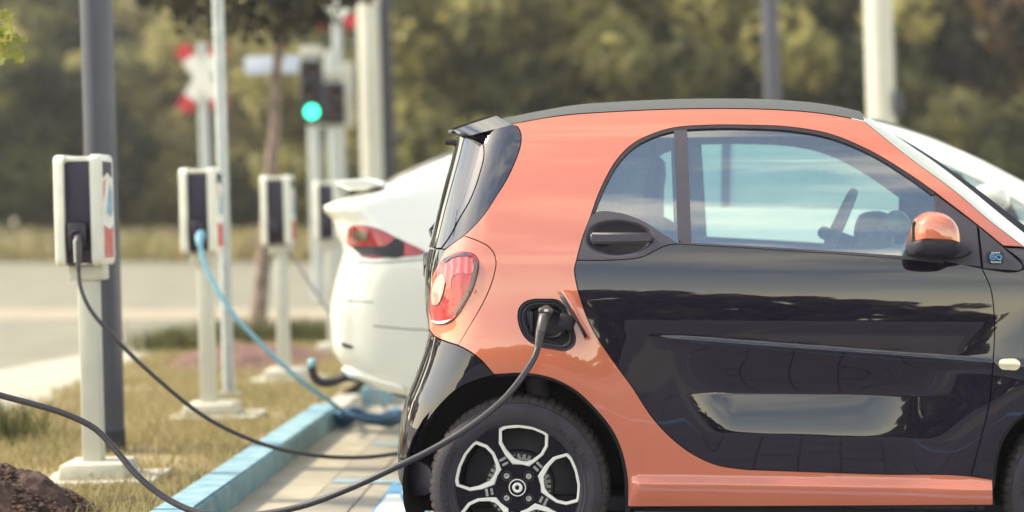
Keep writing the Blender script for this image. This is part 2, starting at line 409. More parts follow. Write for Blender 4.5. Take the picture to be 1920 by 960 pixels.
def inset(poly, g):             # positive g shrinks a counter-clockwise outline
    p = np.array(poly); a = np.roll(p, 1, 0); b = np.roll(p, -1, 0)
    e1 = p - a; e2 = b - p
    e1 /= np.maximum(np.linalg.norm(e1, axis=1, keepdims=True), 1e-9); e2 /= np.maximum(np.linalg.norm(e2, axis=1, keepdims=True), 1e-9)
    n1 = np.stack([-e1[:, 1], e1[:, 0]], 1); n2 = np.stack([-e2[:, 1], e2[:, 0]], 1)
    m = n1 + n2; l = np.maximum(np.sum(m * n1, 1, keepdims=True), 0.5)
    return p + m / l * g

class Surf:
    """side of a car body: half-width over (s, z); s runs along the plan section, round the rear corner to the centre line"""
    def __init__(s, origin, yaw, W, feat, Rx, n=2.5, m=3.0, kap=0.5):
        s.o = np.array(origin, float); s.yaw = yaw; s.W = spl(W); s.feat = feat; s.Rx = Rx; s.n = n; s.m = m; s.kap = kap
        s.f = np.array([math.cos(yaw), -math.sin(yaw), 0]); s.g = np.array([math.sin(yaw), math.cos(yaw), 0])
        s.xr = None
    def ray(s, px, py):
        c = np.array([0, 0, CH]) - s.o
        d = np.stack([(np.asarray(px, float) - CX) / F, np.ones_like(np.asarray(px, float)), -(np.asarray(py, float) - HY) / F], -1)
        cl = np.array([c @ s.f, c @ s.g, c[2]])
        dl = np.stack([d @ s.f, d @ s.g, d[..., 2]], -1)
        return cl, dl
    def at(s, px, py, ly):      # local point of a pixel on the plane y = ly
        c, d = s.ray(px, py); t = (ly - c[1]) / d[..., 1]
        return np.stack([c[0] + d[..., 0] * t, np.full_like(t, 1.0) * ly, c[2] + d[..., 2] * t], -1)
    def A(s, px, py, ly): return tuple(float(v) for v in s.at(np.array(px, float), np.array(py, float), ly))
    def set_rear(s, pxs, ly=-0.45):
        kn = []
        for (px, py) in pxs:
            p = s.at(px, py, ly); z = float(p[2]); c, d = s.ray(px, py); k = float(d[0] / d[1]); x0 = float(p[0]) - k * ly
            ph = np.linspace(0.02, math.pi / 2, 200); wv = np.sin(ph) ** (2 / s.n); hh = float(s.W(z)) * np.cos(ph) ** (2 / s.m)
            kn.append((z, x0 - float(np.min(s.Rx * (1 - wv) + k * hh))))
        kn.sort(); s.xr = spl(kn)
    def P(s, S, z):
        S = np.asarray(S, float); z = np.asarray(z, float)
        x0 = s.xr(z) + s.Rx; ph = np.clip((x0 - S) / s.kap, 0, math.pi / 2)
        x = np.where(S >= x0, S, s.xr(z) + s.Rx * (1 - np.sin(ph) ** (2 / s.n)))
        h = (s.W(z) + s.feat(x, z)) * np.maximum(np.cos(ph), 0) ** (2 / s.m)
        return np.stack([x, -h, z], -1)
    def nrm(s, S, z, e=0.0015):
        a = s.P(S + e, z) - s.P(S - e, z); b = s.P(S, z + e) - s.P(S, z - e)
        n = np.cross(a, b); l = np.linalg.norm(n, axis=-1, keepdims=True)
        return n / np.maximum(l, 1e-12)
    def x2s(s, x, z):
        x0 = s.xr(z) + s.Rx; wv = np.clip(1 - (x - s.xr(z)) / s.Rx, 0, 0.9995)
        return np.where(x >= x0, x, x0 - s.kap * np.arcsin(wv ** (s.n / 2)))
    def sz(s, pts):             # pixels (or ('r', phi, py)) to surface coordinates
        res = []
        px = np.array([p[0] if p[0] != -9999 else 900 for p in pts], float); py = np.array([p[1] for p in pts], float)
        c, d = s.ray(px, py); y = np.full(len(pts), -0.78)
        for _ in range(60):
            t = (y - c[1]) / d[:, 1]; x = c[0] + d[:, 0] * t; z = c[2] + d[:, 2] * t
            S = s.x2s(x, z); h = -s.P(S, z)[:, 1]
            y = y + 0.35 * (-h - y)
        return np.stack([S, z], 1)
    def sph(s, phi, py, ly=-0.4):   # a point on the rear corner by corner angle
        z = float(s.at(900.0, float(py), ly)[2]); return (float(s.xr(z)) + s.Rx - s.kap * phi, z)
    def P1(s, px, py, off=0.0):
        q = s.sz([(px, py)]); p = s.P(q[:, 0], q[:, 1])[0]; n = s.nrm(q[:, 0], q[:, 1])[0]
        return p + n * off

def panel(sf, name, poly, mat, parent, off=0.0, grid=0.016, flange=0.012, gap=0.0018, holes=(), extra=(), mirror=False,
          edge=True, offfn=None, recess_mat=None):
    """one sheet-metal panel over surface sf, its outline given in (s, z), with a turned-in edge"""
    poly = np.array(poly)
    if area(poly) < 0: poly = poly[::-1]
    poly = inset(poly, gap)
    loops = [poly]; hl = []
    for hpoly in holes:
        hpoly = np.array(hpoly)
        if area(hpoly) < 0: hpoly = hpoly[::-1]
        hpoly = inset(hpoly, -gap); hl.append(hpoly); loops.append(hpoly)
    lo, hi = poly.min(0), poly.max(0)
    gx = np.arange(lo[0] + grid * .5, hi[0], grid); gz = np.arange(lo[1] + grid * .5, hi[1], grid)
    G = np.array([(a + (grid * .5 if j % 2 else 0), b) for j, b in enumerate(gz) for a in gx]) if len(gx) and len(gz) else np.zeros((0, 2))
    if len(extra): G = np.concatenate([G, np.array(extra)])
    if len(G):
        k = inside(G, poly)
        for hp in hl: k &= ~inside(G, hp)
        G = G[k]
    bp = np.concatenate(loops)
    if len(G):
        dm = np.full(len(G), 9.0)
        for i in range(0, len(bp), 200):
            dd = np.linalg.norm(G[:, None, :] - bp[None, i:i + 200], axis=2).min(1); dm = np.minimum(dm, dd)
        G = G[dm > max(0.0045, grid * 0.4)]
    ring = []
    if edge:
        for i, lp in enumerate(loops): ring.append(inset(lp, 0.003 if i == 0 else -0.003))
    allp = [bp] + ring + [G]
    pts = np.concatenate([a for a in allp if len(a)])
    edges = []; o = 0
    for lp in loops:
        edges += [(o + i, o + (i + 1) % len(lp)) for i in range(len(lp))]; o += len(lp)
    vo, eo, fo, ov, oe, of = delaunay_2d_cdt([Vector(p) for p in pts], edges, [], 0, 1e-7)
    vo = np.array([(v.x, v.y) for v in vo]); T = np.array([f for f in fo if len(f) == 3])
    cen = vo[T].mean(1); k = inside(cen, poly)
    for hp in hl: k &= ~inside(cen, hp)
    T = T[k]
    # orientation counter-clockwise
    a, b, c = vo[T[:, 0]], vo[T[:, 1]], vo[T[:, 2]]
    sg = (b[:, 0]-a[:, 0])*(c[:, 1]-a[:, 1]) - (b[:, 1]-a[:, 1])*(c[:, 0]-a[:, 0])
    T[sg < 0] = T[sg < 0][:, ::-1]
    p3 = sf.P(vo[:, 0], vo[:, 1]); n3 = sf.nrm(vo[:, 0], vo[:, 1])
    o3 = off if offfn is None else offfn(p3[:, 0], p3[:, 2])[:, None]
    p3 = p3 + n3 * o3
    if offfn is not None:
        e = 0.002
        def Q(S, Z):
            q = sf.P(S, Z); return q + sf.nrm(S, Z) * offfn(q[:, 0], q[:, 2])[:, None]
        nn = np.cross(Q(vo[:, 0] + e, vo[:, 1]) - Q(vo[:, 0] - e, vo[:, 1]), Q(vo[:, 0], vo[:, 1] + e) - Q(vo[:, 0], vo[:, 1] - e))
        n3 = nn / np.maximum(np.linalg.norm(nn, axis=1, keepdims=True), 1e-12)
    verts = p3.tolist(); norms = n3.copy(); faces = T.tolist(); fm = [0] * len(faces)
    # flange
    ns = [n3]
    if flange:
        for li, lp in enumerate(loops):
            P3 = sf.P(lp[:, 0], lp[:, 1]); N3 = sf.nrm(lp[:, 0], lp[:, 1])
            oo = off if offfn is None else offfn(P3[:, 0], P3[:, 2])[:, None]
            P3 = P3 + N3 * oo
            tang = np.roll(P3, -1, 0) - np.roll(P3, 1, 0); side = np.cross(tang, N3)
            side /= np.maximum(np.linalg.norm(side, axis=1, keepdims=True), 1e-9)
            if li: side = side
            b0 = len(verts); n = len(lp)
            verts += P3.tolist() + (P3 - N3 * flange).tolist()
            ns += [side, side]
            for i in range(n):
                j = (i + 1) % n
                q = [b0 + i, b0 + n + i, b0 + n + j, b0 + j]
                faces.append(q if li == 0 else q); fm.append(0)
    NN = np.concatenate(ns)
    if mirror:
        m = len(verts); v2 = np.array(verts); v2[:, 1] *= -1; n2 = NN.copy(); n2[:, 1] *= -1
        verts += v2.tolist(); faces += [[i + m for i in f[::-1]] for f in faces]; NN = np.concatenate([NN, n2])
    me = bpy.data.meshes.new(name); me.from_pydata(verts, [], faces); me.update()
    me.polygons.foreach_set('use_smooth', [True] * len(me.polygons))
    me.normals_split_custom_set_from_vertices(NN.tolist())
    me.materials.append(MATS[mat])
    o = bpy.data.objects.new(name, me); link(o, parent)
    return o
def backing(sf, name, polys, parent, mat='shell', off=-0.016, grow=0.010, holes=(), grid=0.05):
    bs = []
    for poly in polys:
        bs.append(panel(sf, name, poly, mat, None, off=off, grid=grid, flange=0, gap=-grow, holes=holes, edge=False))
    bm = bmesh.new()
    for b in bs:
        bm.from_mesh(b.data); me = b.data; bpy.data.objects.remove(b); bpy.data.meshes.remove(me)
    me = bpy.data.meshes.new(name); bm.to_mesh(me); bm.free(); me.materials.append(MATS[mat])
    for p in me.polygons: p.use_smooth = True
    o = bpy.data.objects.new(name, me); link(o, parent); return o
def mirrored(o, parent, mat=None):
    c = o.copy(); COL.objects.link(c); c.parent = parent; c.scale = (1, -1, 1)
    if mat:
        c.data = c.data.copy(); c.data.materials[0] = MATS[mat]
    return c
def loft(name, curves, mat, parent, count=60, mirror=True, smooth=40, centre=True):
    """surface through several local polylines, carried over to the far side"""
    cs = []
    for c in curves:
        c = np.array(c, float); d = np.concatenate([[0], np.cumsum(np.linalg.norm(np.diff(c, axis=0), axis=1))]); t = np.linspace(0, d[-1], count)
        cs.append(np.stack([np.interp(t, d, c[:, i]) for i in range(3)], 1))
    if mirror: cs = cs + [c * np.array([1, -1, 1]) for c in cs[::-1]]
    b = B(); vs = [tuple(p) for c in cs for p in c]; fs = []
    for i in range(len(cs) - 1):
        for j in range(count - 1):
            a = i * count + j; fs.append((a, a + 1, a + count + 1, a + count))
    b.quads(vs, fs, True)
    bmesh.ops.remove_doubles(b.bm, verts=b.bm.verts[:], dist=1e-5)
    return b.obj(name, mat, parent, smooth=smooth)

# ------------------------------------------------------------------ the setting
def gp(px, py, z=0.0):      # where a picture point lies on a level at height z
    D = (CH - z) * F / (py - HY); return ((px - CX) / F * D, D, z)
def sheet(name, pts, z, mat, parent=None, kind='structure', **k):
    b = B(); V = [(p[0], p[1], z) for p in pts]; b.quads(V, [tuple(range(len(V)))])
    o = b.obj(name, mat, parent, recalc=False)
    if o.data.polygons[0].normal.z < 0: o.data.flip_normals()
    return tag(o, kind=kind if not parent else None, **k)
SL = 0.05
def lot(u, y): return (-1.095 + SL * (y - 9.0) + u, y)     # u metres in front of the kerb face

sheet('ground', [(-150, -120), (150, -120), (150, 170), (-150, 170)], -0.06, 'field')
sheet('road', [(-80, 17.6), (80, 17.6), (80, 47), (-80, 47)], -0.012, 'asphalt')
sheet('road_lane', [(-80, 22.2), (80, 22.2), (80, 24.6), (-80, 24.6)], -0.006, 'lane_pink')
sheet('side_road', [(-80, 9.5), (-3.9, 9.5), (-3.25, 17.6), (-80, 17.6)], -0.010, 'asphalt')
sheet('footpath', [(-4.6, 4.0), (-2.55, 4.0), (-2.75, 11.0), (-2.80, 17.2), (-3.15, 17.2), (-3.85, 13.0)], 0.075, 'pavement')
verge = sheet('verge', [(-2.9, 3.0), lot(-0.15, 3.0), lot(-0.15, 17.4), (-2.9, 17.4)], 0.068, 'turf')
sheet('lot_surface', [(-70, -70), (70, -70), (70, -20.1), (-70, -20.1)], -0.030, 'asphalt_dark')
sheet('lot_surface', [(-70, -20), (-1.25, -20), (-1.25, 2.9), (-70, 2.9)], -0.030, 'asphalt_dark')
sheet('access_road', [(-90, -40), (90, -40), (90, -30), (-90, -30)], -0.02, 'asphalt_mid')
sheet('lot_surface', [(-1.2, -20), (40, -20), (40, 17.5), lot(-0.05, 17.5)], -0.028, 'asphalt_dark')

# paved parking bays: single pavers where the photograph shows them, one mass beyond
pave = sheet('parking_pavement', [lot(0.285, -7), lot(8.2, -7), lot(8.2, 17), lot(0.285, 17)], -0.020, 'grout')
def paver_mesh(name, mat, sx=0.197, sy=0.197):
    b = B(); h, c = 0.03, 0.004
    lo = [(-sx/2, -sy/2, -h), (sx/2, -sy/2, -h), (sx/2, sy/2, -h), (-sx/2, sy/2, -h)]
    mid = [(p[0], p[1], -c) for p in lo]; top = [(p[0] * (1 - 2*c/sx), p[1] * (1 - 2*c/sy), 0) for p in lo]
    fs = [(8, 9, 10, 11)] + [(i, (i+1) % 4, 4+(i+1) % 4, 4+i) for i in range(4)] + [(4+i, 4+(i+1) % 4, 8+(i+1) % 4, 8+i) for i in range(4)]
    b.quads(lo + mid + top, fs); o = b.obj(name, mat, None, recalc=False); me = o.data; bpy.data.objects.remove(o); return me
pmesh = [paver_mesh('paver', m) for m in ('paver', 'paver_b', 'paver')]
ang = -math.atan(SL)
rest = B()
rnd = random.Random(3)
for i in range(40):
    for j in range(-35, 43):
        y = 8.0 + j * 0.2 + (0.1 if i % 2 else 0.0); u = 0.285 + 0.1 + i * 0.2
        x, yy = lot(u, y)
        if i < 6 and 7.0 < yy < 12.6:
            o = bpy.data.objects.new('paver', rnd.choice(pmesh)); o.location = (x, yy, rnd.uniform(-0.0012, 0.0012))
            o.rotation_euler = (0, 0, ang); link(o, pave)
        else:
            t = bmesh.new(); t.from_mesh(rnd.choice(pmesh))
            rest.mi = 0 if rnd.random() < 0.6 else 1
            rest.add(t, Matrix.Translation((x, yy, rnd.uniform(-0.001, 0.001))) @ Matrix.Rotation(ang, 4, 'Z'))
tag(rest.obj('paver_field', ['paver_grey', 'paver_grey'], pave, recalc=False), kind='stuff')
sheet('gutter', [lot(0.0, 3), lot(0.285, 3), lot(0.285, 12.9), lot(0.0, 12.9)], -0.002, 'gutter')
sheet('gutter', [lot(0.13, 12.9), lot(0.42, 12.9), lot(0.42, 17.4), lot(0.13, 17.4)], -0.003, 'gutter')
for k, (y0, wd, m) in enumerate(((8.83, 0.11, 'blue_line'), (10.25, 0.12, 'blue_line'), (12.4, 0.12, 'blue_line'), (5.95, 0.13, 'blue_line_dark'), (3.4, 0.13, 'blue_line_dark'))):
    a = [lot(0.30, y0), lot(5.2, y0 - 5 * SL), lot(5.2, y0 + wd - 5 * SL), lot(0.30, y0 + wd)]
    sheet('bay_line', a, 0.005, m)
# painted bay symbol behind the rear bumper
def gsheet(name, pxs, z, mat): return sheet(name, [gp(a, b, z)[:2] for a, b in pxs], z, mat)
gsheet('bay_marking', [(739, 901), (756, 914), (772, 925), (800, 944), (815, 1010), (660, 1010), (700, 955)], 0.006, 'blue_line_dark')
gsheet('bay_marking', [(726, 927), (749, 927), (768, 962), (780, 1000), (685, 1000), (705, 955)], 0.010, 'white_line')
gsheet('bay_marking', [(753, 922), (759, 920), (783, 947), (777, 952)], 0.010, 'white_line')

# kerb: painted stones, each one its own piece
kerb = empty('kerb', (0, 0, 0), kind='structure')
def kerb_run(y0, y1, u0, step=1.0, top=0.11, mat='kerb_blue'):
    y = y0
    while y < y1 - 0.05:
        ye = min(y + step, y1); b = B()
        for a in (0,):
            xs = [lot(u0 - 0.155, y + .004), lot(u0, y + .004), lot(u0, ye - .004), lot(u0 - 0.155, ye - .004)]
        t = bmesh.new(); V = [t.verts.new((p[0], p[1], z)) for z in (-0.05, top) for p in xs]
        for f in ((3, 2, 1, 0), (4, 5, 6, 7), (0, 1, 5, 4), (1, 2, 6, 5), (2, 3, 7, 6), (3, 0, 4, 7)): t.faces.new([V[i] for i in f])
        bmesh.ops.bevel(t, geom=[e for e in t.edges if e.verts[0].co.z > 0 and e.verts[1].co.z > 0], offset=0.012, segments=2, affect='EDGES')
        b.add(t); b.obj('kerb_stone', mat, kerb, smooth=50); y = ye
kerb_run(3.34, 11.34, 0.0, 2.0)
kerb_run(11.345, 12.345, 0.0, top=0.074, mat='concrete')
kerb_run(12.35, 17.35, 0.14)

# soil mound and mulch
def mound(name, c, rx, ry, h, mat, seed, amp=0.25, n=64, **k):
    rn = random.Random(seed); b = B(); V = []; fs = []
    ph = [(rn.uniform(0, 6.28), rn.uniform(0, 6.28), rn.uniform(4, 13), rn.uniform(4, 13)) for _ in range(16)]
    for i in range(n + 1):
        for j in range(n + 1):
            u, v = i / n * 2 - 1, j / n * 2 - 1; r = math.hypot(u, v)
            nz_ = sum(math.sin(u * q[2] + q[0]) * math.sin(v * q[3] + q[1]) for q in ph) / 8 + rn.uniform(-0.5, 0.5) * 0.35
            z = h * max(0, (1 - r * r)) ** 1.2 * (1 + amp * nz_) + (0.0 if r < 1 else -0.02)
            V.append((c[0] + u * rx, c[1] + v * ry, c[2] + z))
    for i in range(n):
        for j in range(n):
            a = i * (n + 1) + j; fs.append((a, a + n + 1, a + n + 2, a + 1))
    b.quads(V, fs, True); return b.obj(name, mat, None, smooth=35, **k)
HEAP = mound('soil_heap', (-2.02, 7.45, 0.05), 0.52, 0.42, 0.20, 'soil', 4, 0.45, label='heap of dark brown crumbly soil beside the near charger base', cat='soil heap')
mound('mulch_bed', (-2.0, 15.2, 0.045), 0.75, 1.7, 0.12, 'mulch', 5, 0.5, label='reddish brown mulch bed around the distant chargers', cat='mulch bed')
mound('soil_patch', (-1.52, 7.75, 0.05), 0.34, 0.34, 0.032, 'soil', 9, 0.9, kind='stuff', label='bare brown soil between the soil heap and the blue kerb', cat='soil')
def clods(o, c, rx, ry, h, n, seed, smin, smax, mat):
    rn = random.Random(seed); b = B()
    for _ in range(n):
        a = rn.uniform(0, 6.28); r = math.sqrt(rn.random()) * 1.05; u, v = r * math.cos(a), r * math.sin(a)
        z = h * max(0, 1 - r * r) ** 1.2; t = bmesh.new(); bmesh.ops.create_icosphere(t, subdivisions=1, radius=1)
        s_ = rn.uniform(smin, smax)
        for q in t.verts: q.co = q.co * s_ * rn.uniform(0.5, 1.3)
        b.add(t, Matrix.Translation((c[0] + u * rx, c[1] + v * ry, c[2] + z)) @ Matrix.Rotation(rn.uniform(0, 6), 4, 'X') @ Matrix.Diagonal((1.4, 1, .6, 1)))
    return tag(b.obj('clods', mat, o), kind='stuff')
clods(HEAP, (-2.02, 7.45, 0.05), 0.52, 0.42, 0.195, 4200, 31, 0.004, 0.013, 'soil')
# grass blades on the verge
def blades(name, n, area_fn, hmin, hmax, mat, seed, wid=0.004, **k):
    rn = np.random.RandomState(seed); P = area_fn(rn, n); n = len(P)
    a = rn.uniform(0, 6.283, n); h = rn.uniform(hmin, hmax, n); ln = rn.uniform(0.1, 0.9, n) * h; b = rn.uniform(0, 6.283, n)
    v = np.zeros((n, 3, 3)); wv = np.stack([np.cos(a), np.sin(a)], 1) * wid * rn.uniform(0.7, 1.6, (n, 1))
    v[:, 0, :2] = P[:, :2] - wv; v[:, 1, :2] = P[:, :2] + wv; v[:, 0, 2] = v[:, 1, 2] = P[:, 2]
    v[:, 2, 0] = P[:, 0] + np.cos(b) * ln; v[:, 2, 1] = P[:, 1] + np.sin(b) * ln; v[:, 2, 2] = P[:, 2] + h
    me = bpy.data.meshes.new(name); me.from_pydata(v.reshape(-1, 3).tolist(), [], np.arange(n * 3).reshape(-1, 3).tolist())
    me.materials.append(MATS[mat]); o = bpy.data.objects.new(name, me); link(o); return tag(o, kind='stuff', **k)
def verge_area(rn, n):
    y = 6.6 + 10.6 * rn.rand(n) ** 1.3; x = -2.85 + rn.rand(n) * 1.75; ok = x < -1.27 + SL * (y - 9)
    d = np.sin(x * 5 + 1.3 * np.sin(y * 2.1)) * np.cos(y * 3.1 + x * 2) + rn.rand(n) * 1.3
    return np.stack([x, y, np.full(n, 0.066)], 1)[ok & (d > 0.1)]
blades('grass', 60000, verge_area, 0.02, 0.075, 'grass_blade', 3, 0.0035, label='short half dry grass on the verge behind the kerb', cat='grass')
def bank_area(rn, n):
    x = rn.uniform(-24, 14, n); y = rn.uniform(48, 62, n); return np.stack([x, y, np.full(n, -0.06)], 1)
blades('tall_grass', 26000, bank_area, 0.25, 0.95, 'straw', 8, 0.06, label='tall straw coloured grass beyond the road', cat='grass')
def tuft_area(rn, n):
    c = np.array([(-2.5, 17.3), (-1.9, 17.3), (-1.45, 17.2), (-2.75, 16.2), (-2.72, 9.9)]); i = rn.randint(0, 5, n)
    p = c[i] + rn.normal(0, 0.16, (n, 2)); return np.concatenate([p, np.full((n, 1), 0.06)], 1)
blades('grass_tufts', 5000, tuft_area, 0.08, 0.26, 'leaf_olive', 12, 0.006, label='green grass tufts along the edge of the verge', cat='grass')

# ------------------------------------------------------------------ trees
def crown_mesh(name, mat, n, blobs, leaf, seed):
    rn = np.random.RandomState(seed); vs = []; per = np.array([b[3] ** 2 for b in blobs]); per = per / per.sum()
    C = []; Nn = []; tone = []
    for b, k in zip(blobs, per):
        m = int(n * k); tone += [rn.rand()] * m; d = rn.normal(size=(m, 3)); d /= np.linalg.norm(d, axis=1, keepdims=True)
        r = b[3] * (0.55 + 0.5 * rn.rand(m, 1) ** 0.5)
        C.append(np.array(b[:3]) + d * r * np.array([1, 1, b[4] if len(b) > 4 else 0.85])); Nn.append(d)
    C = np.concatenate(C); D = np.concatenate(Nn) * 0.6 + rn.normal(size=C.shape) * 0.7; D /= np.linalg.norm(D, axis=1, keepdims=True)
    U = np.cross(D, rn.normal(size=C.shape)); U /= np.linalg.norm(U, axis=1, keepdims=True); V = np.cross(D, U)
    sz = leaf * rn.uniform(0.6, 1.35, (len(C), 1))
    q = np.stack([C - U * sz, C + V * sz * 0.55 + U * sz * 0.1, C + U * sz * 1.1, C - V * sz * 0.55 + U * sz * 0.1], 1).reshape(-1, 3)
    me = bpy.data.meshes.new(name); me.from_pydata(q.tolist(), [], np.arange(len(q)).reshape(-1, 4).tolist()); me.materials.append(MATS[mat])
    at_ = me.attributes.new('tone', 'FLOAT', 'FACE'); at_.data.foreach_set('value', tone); return me
def trunk_mesh(name, mat, h, r, limbs, seed, lean=(0, 0), lim=0.5):
    rn = random.Random(seed); b = B(); pts = []; rs = []
    for i in range(9):
        t = i / 8; pts.append((lean[0] * t + rn.uniform(-.04, .04) * h * .15, lean[1] * t, h * t - 0.1)); rs.append(r * (1.25 - 0.25 * min(1, t * 6)) * (1 - 0.45 * t))
    b.tube(pts, rs, 10)
    for k in range(limbs):
        a = rn.uniform(0, 6.28); t = rn.uniform(lim, 1.0); p0 = Vector((lean[0] * t, lean[1] * t, h * t)); d = Vector((math.cos(a), math.sin(a), rn.uniform(.5, 1.3))) * h * rn.uniform(.25, .5)
        b.tube([p0, p0 + d * .5 + Vector((0, 0, .05 * h)), p0 + d], [r * .45, r * .3, r * .12], 7)
    o = b.obj(name, mat, None, smooth=60); me = o.data; bpy.data.objects.remove(o); return me
def blobset(seed, cr, cz, n, spread):
    rn = random.Random(seed); out = []
    for i in range(n):
        a = rn.uniform(0, 6.28); rr = spread * math.sqrt(rn.random())
        out.append((rr * math.cos(a), rr * math.sin(a), cz + rn.uniform(-1, 1) * cz * 0.75, cr * rn.uniform(0.55, 1.0), 0.8))
    return out
KIND = {}
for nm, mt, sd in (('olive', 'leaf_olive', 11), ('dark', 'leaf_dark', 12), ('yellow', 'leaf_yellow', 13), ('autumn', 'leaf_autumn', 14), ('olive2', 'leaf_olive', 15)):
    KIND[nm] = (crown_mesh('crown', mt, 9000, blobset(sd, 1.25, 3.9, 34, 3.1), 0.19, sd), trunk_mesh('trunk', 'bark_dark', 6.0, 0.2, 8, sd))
def tree(name, kind, x, y, s, rz, label, group, z=-0.06):
    e = empty(name, (x, y, z), (0, 0, rz), label=label, cat='tree', group=group); e.scale = (s, s, s)
    for nm, me in (('crown', KIND[kind][0]), ('trunk', KIND[kind][1])):
        link(bpy.data.objects.new(nm, me), e)
LBL = {'olive': 'olive green blurred tree', 'olive2': 'olive green blurred tree',
       'dark': 'dark shaded blurred tree',
       'yellow': 'pale yellow green blurred tree', 'autumn': 'orange brown blurred autumn tree'}
tr = random.Random(21)
for i, (x, y, k, s) in enumerate([(-16.4, 58, 'olive', 1.0), (-18.5, 56, 'dark', 1.15), (-22, 64, 'dark', 1.4), (-14.2, 61, 'dark', 0.85),
        (-11.6, 64, 'yellow', 0.95), (-8.6, 66, 'yellow', 1.0), (-6.2, 63, 'olive', 0.9), (-11.3, 78, 'yellow', 1.4), (-7.6, 80, 'olive2', 1.5), (-15, 76, 'olive', 1.4),
        (-3.6, 58, 'olive', 1.15), (-1.6, 50, 'olive2', 1.05), (0.7, 49, 'olive', 1.1), (2.9, 51, 'olive', 1.15), (-0.4, 57, 'olive2', 1.3), (5.2, 50, 'olive2', 1.1),
        (4.0, 58, 'dark', 1.3), (7.2, 51, 'dark', 1.1), (9.2, 50, 'olive', 1.0), (7.8, 58, 'dark', 1.4), (11.2, 49, 'dark', 1.1), (13.2, 51, 'autumn', 1.25), (11.2, 46, 'dark', 0.55), (13.4, 44.5, 'dark', 0.55), (14.8, 54, 'dark', 1.3),
        (1.5, 60, 'dark', 1.4), (11, 60, 'dark', 1.5), (-24, 72, 'dark', 1.6), (-19, 78, 'dark', 1.6), (-2, 66, 'dark', 1.6), (16.8, 50, 'autumn', 1.1), (18.5, 57, 'dark', 1.4), (-21, 62, 'olive', 1.3)]):
    pxx = CX + x / y * F
    near = next(n_ for lim, n_ in ((120, 'left of the thick blue grey post'), (340, 'between the thick post and the crossing sign'), (560, 'behind the crossing sign and street tree'), (760, 'behind the traffic lights'), (1000, 'above the tail of the coral car'), (1250, 'above the rear half of the coral roof'), (1440, 'above the front half of the coral roof'), (1640, 'between the two posts above the coral car'), (9999, 'right of the thick cream post')) if pxx < lim)
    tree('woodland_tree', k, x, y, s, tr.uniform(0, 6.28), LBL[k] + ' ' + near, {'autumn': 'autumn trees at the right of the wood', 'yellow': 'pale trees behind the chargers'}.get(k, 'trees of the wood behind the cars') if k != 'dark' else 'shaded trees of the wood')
for i in range(24):
    x_ = -48 + i * 3.6; s_ = (1.75 if x_ < -12 else 1.75 - 1.1 * min(1, (x_ + 12) / 18)) * tr.uniform(.88, 1.12)
    tree('roadside_tree', ('dark', 'olive', 'dark', 'olive2')[i % 4], x_ + tr.uniform(-1, 1), -58 + tr.uniform(-4, 4), s_, tr.uniform(0, 6.28),
         'tree of the far row mirrored in the glossy black car door', 'trees mirrored in the car door', z=-1.6)
for i in range(6):
    for sd_ in (-1, 1):
        tree('woodland_tree', ('dark', 'olive', 'olive2')[i % 3], sd_ * (24 + i * 6.5) + tr.uniform(-1, 1), 58 + tr.uniform(-5, 9), tr.uniform(1.0, 1.5), tr.uniform(0, 6.28),
             'tree where the wood runs on past the %s edge of the picture' % ('left' if sd_ < 0 else 'right'), 'trees of the wood past the %s edge' % ('left' if sd_ < 0 else 'right'))
# young street tree with a leaning trunk
yt = empty('street_tree', gp(478, 632, 0.0), label='young street tree with slanting bare trunk and dark crown behind the chargers', cat='tree')
yl = -math.tan(R(-1)); 
link(bpy.data.objects.new('trunk', trunk_mesh('trunk', 'bark', 3.4, 0.078, 9, 5, (0.26, 0.2), 0.84)), yt)
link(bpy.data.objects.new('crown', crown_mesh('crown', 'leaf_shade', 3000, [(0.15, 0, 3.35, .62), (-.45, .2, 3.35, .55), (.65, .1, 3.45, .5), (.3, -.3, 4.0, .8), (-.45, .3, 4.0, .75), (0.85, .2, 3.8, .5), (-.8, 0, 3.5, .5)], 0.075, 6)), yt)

# ------------------------------------------------------------------ posts, signs and signals
LEAN = R(-1.6)
def foot(px, py, D):        # ground point of a plumb post seen at picture point px, py at distance D
    z = CH - (py - HY) / F * D; return ((px - CX) / F * D + z * math.tan(-LEAN), D, 0.0)
def post(name, px, py, D, r, h, mat, label, cat='post', r1=None, z0=0.0, seg=20, parts=None):
    x, y, _ = foot(px, py, D)
    e = empty(name, (x, y, z0), (0, LEAN, 0), label=label, cat=cat)
    B().tube([(0, 0, -0.1), (0, 0, h)], [r, r1 or r], seg).obj('shaft', mat, e, smooth=60)
    return e
e = post('lamp_post', 180, 0, 9.45, 0.0785, 5.5, 'post_dark', 'thick blue grey post right behind the nearest charger', 'post', r1=0.074, z0=0.06, seg=40)
B().tube([(0, 0, -.02), (0, 0, .11)], .0805, 40).obj('base_sleeve', 'post_black', e, smooth=60)
e = post('lamp_post', 408, 0, 12.2, 0.036, 5.5, 'galvanised', 'thin galvanised post beside the second charger', 'post', z0=0.06)
B().box((0, 0, .02), (.16, .16, .03), .004).obj('base_plate', 'galvanised', e)
e = post('signal_mast', 1445, 60, 26.0, 0.112, 7.0, 'post_dark', 'blue grey post rising behind the roof of the coral car', 'post')
B().tube([(0, 0, 0), (0, 0, .35)], .14, 20).obj('base_sleeve', 'post_dark', e, smooth=60)
e = post('signal_mast', 1648, 60, 25.0, 0.175, 7.0, 'post_cream', 'thick cream post behind the windscreen of the coral car', 'post')
B().box((.19, -.1, 2.55), (.10, .16, .30), .02).obj('junction_box', 'post_dark', e, smooth=40)
B().tube([(0, 0, 0), (0, 0, .3)], .21, 20).obj('base_sleeve', 'post_cream', e, smooth=60)
e = post('white_mast', 692, 100, 29.0, 0.155, 4.24, 'post_cream', 'white capped mast left of the wood, right of the traffic lights', 'post')
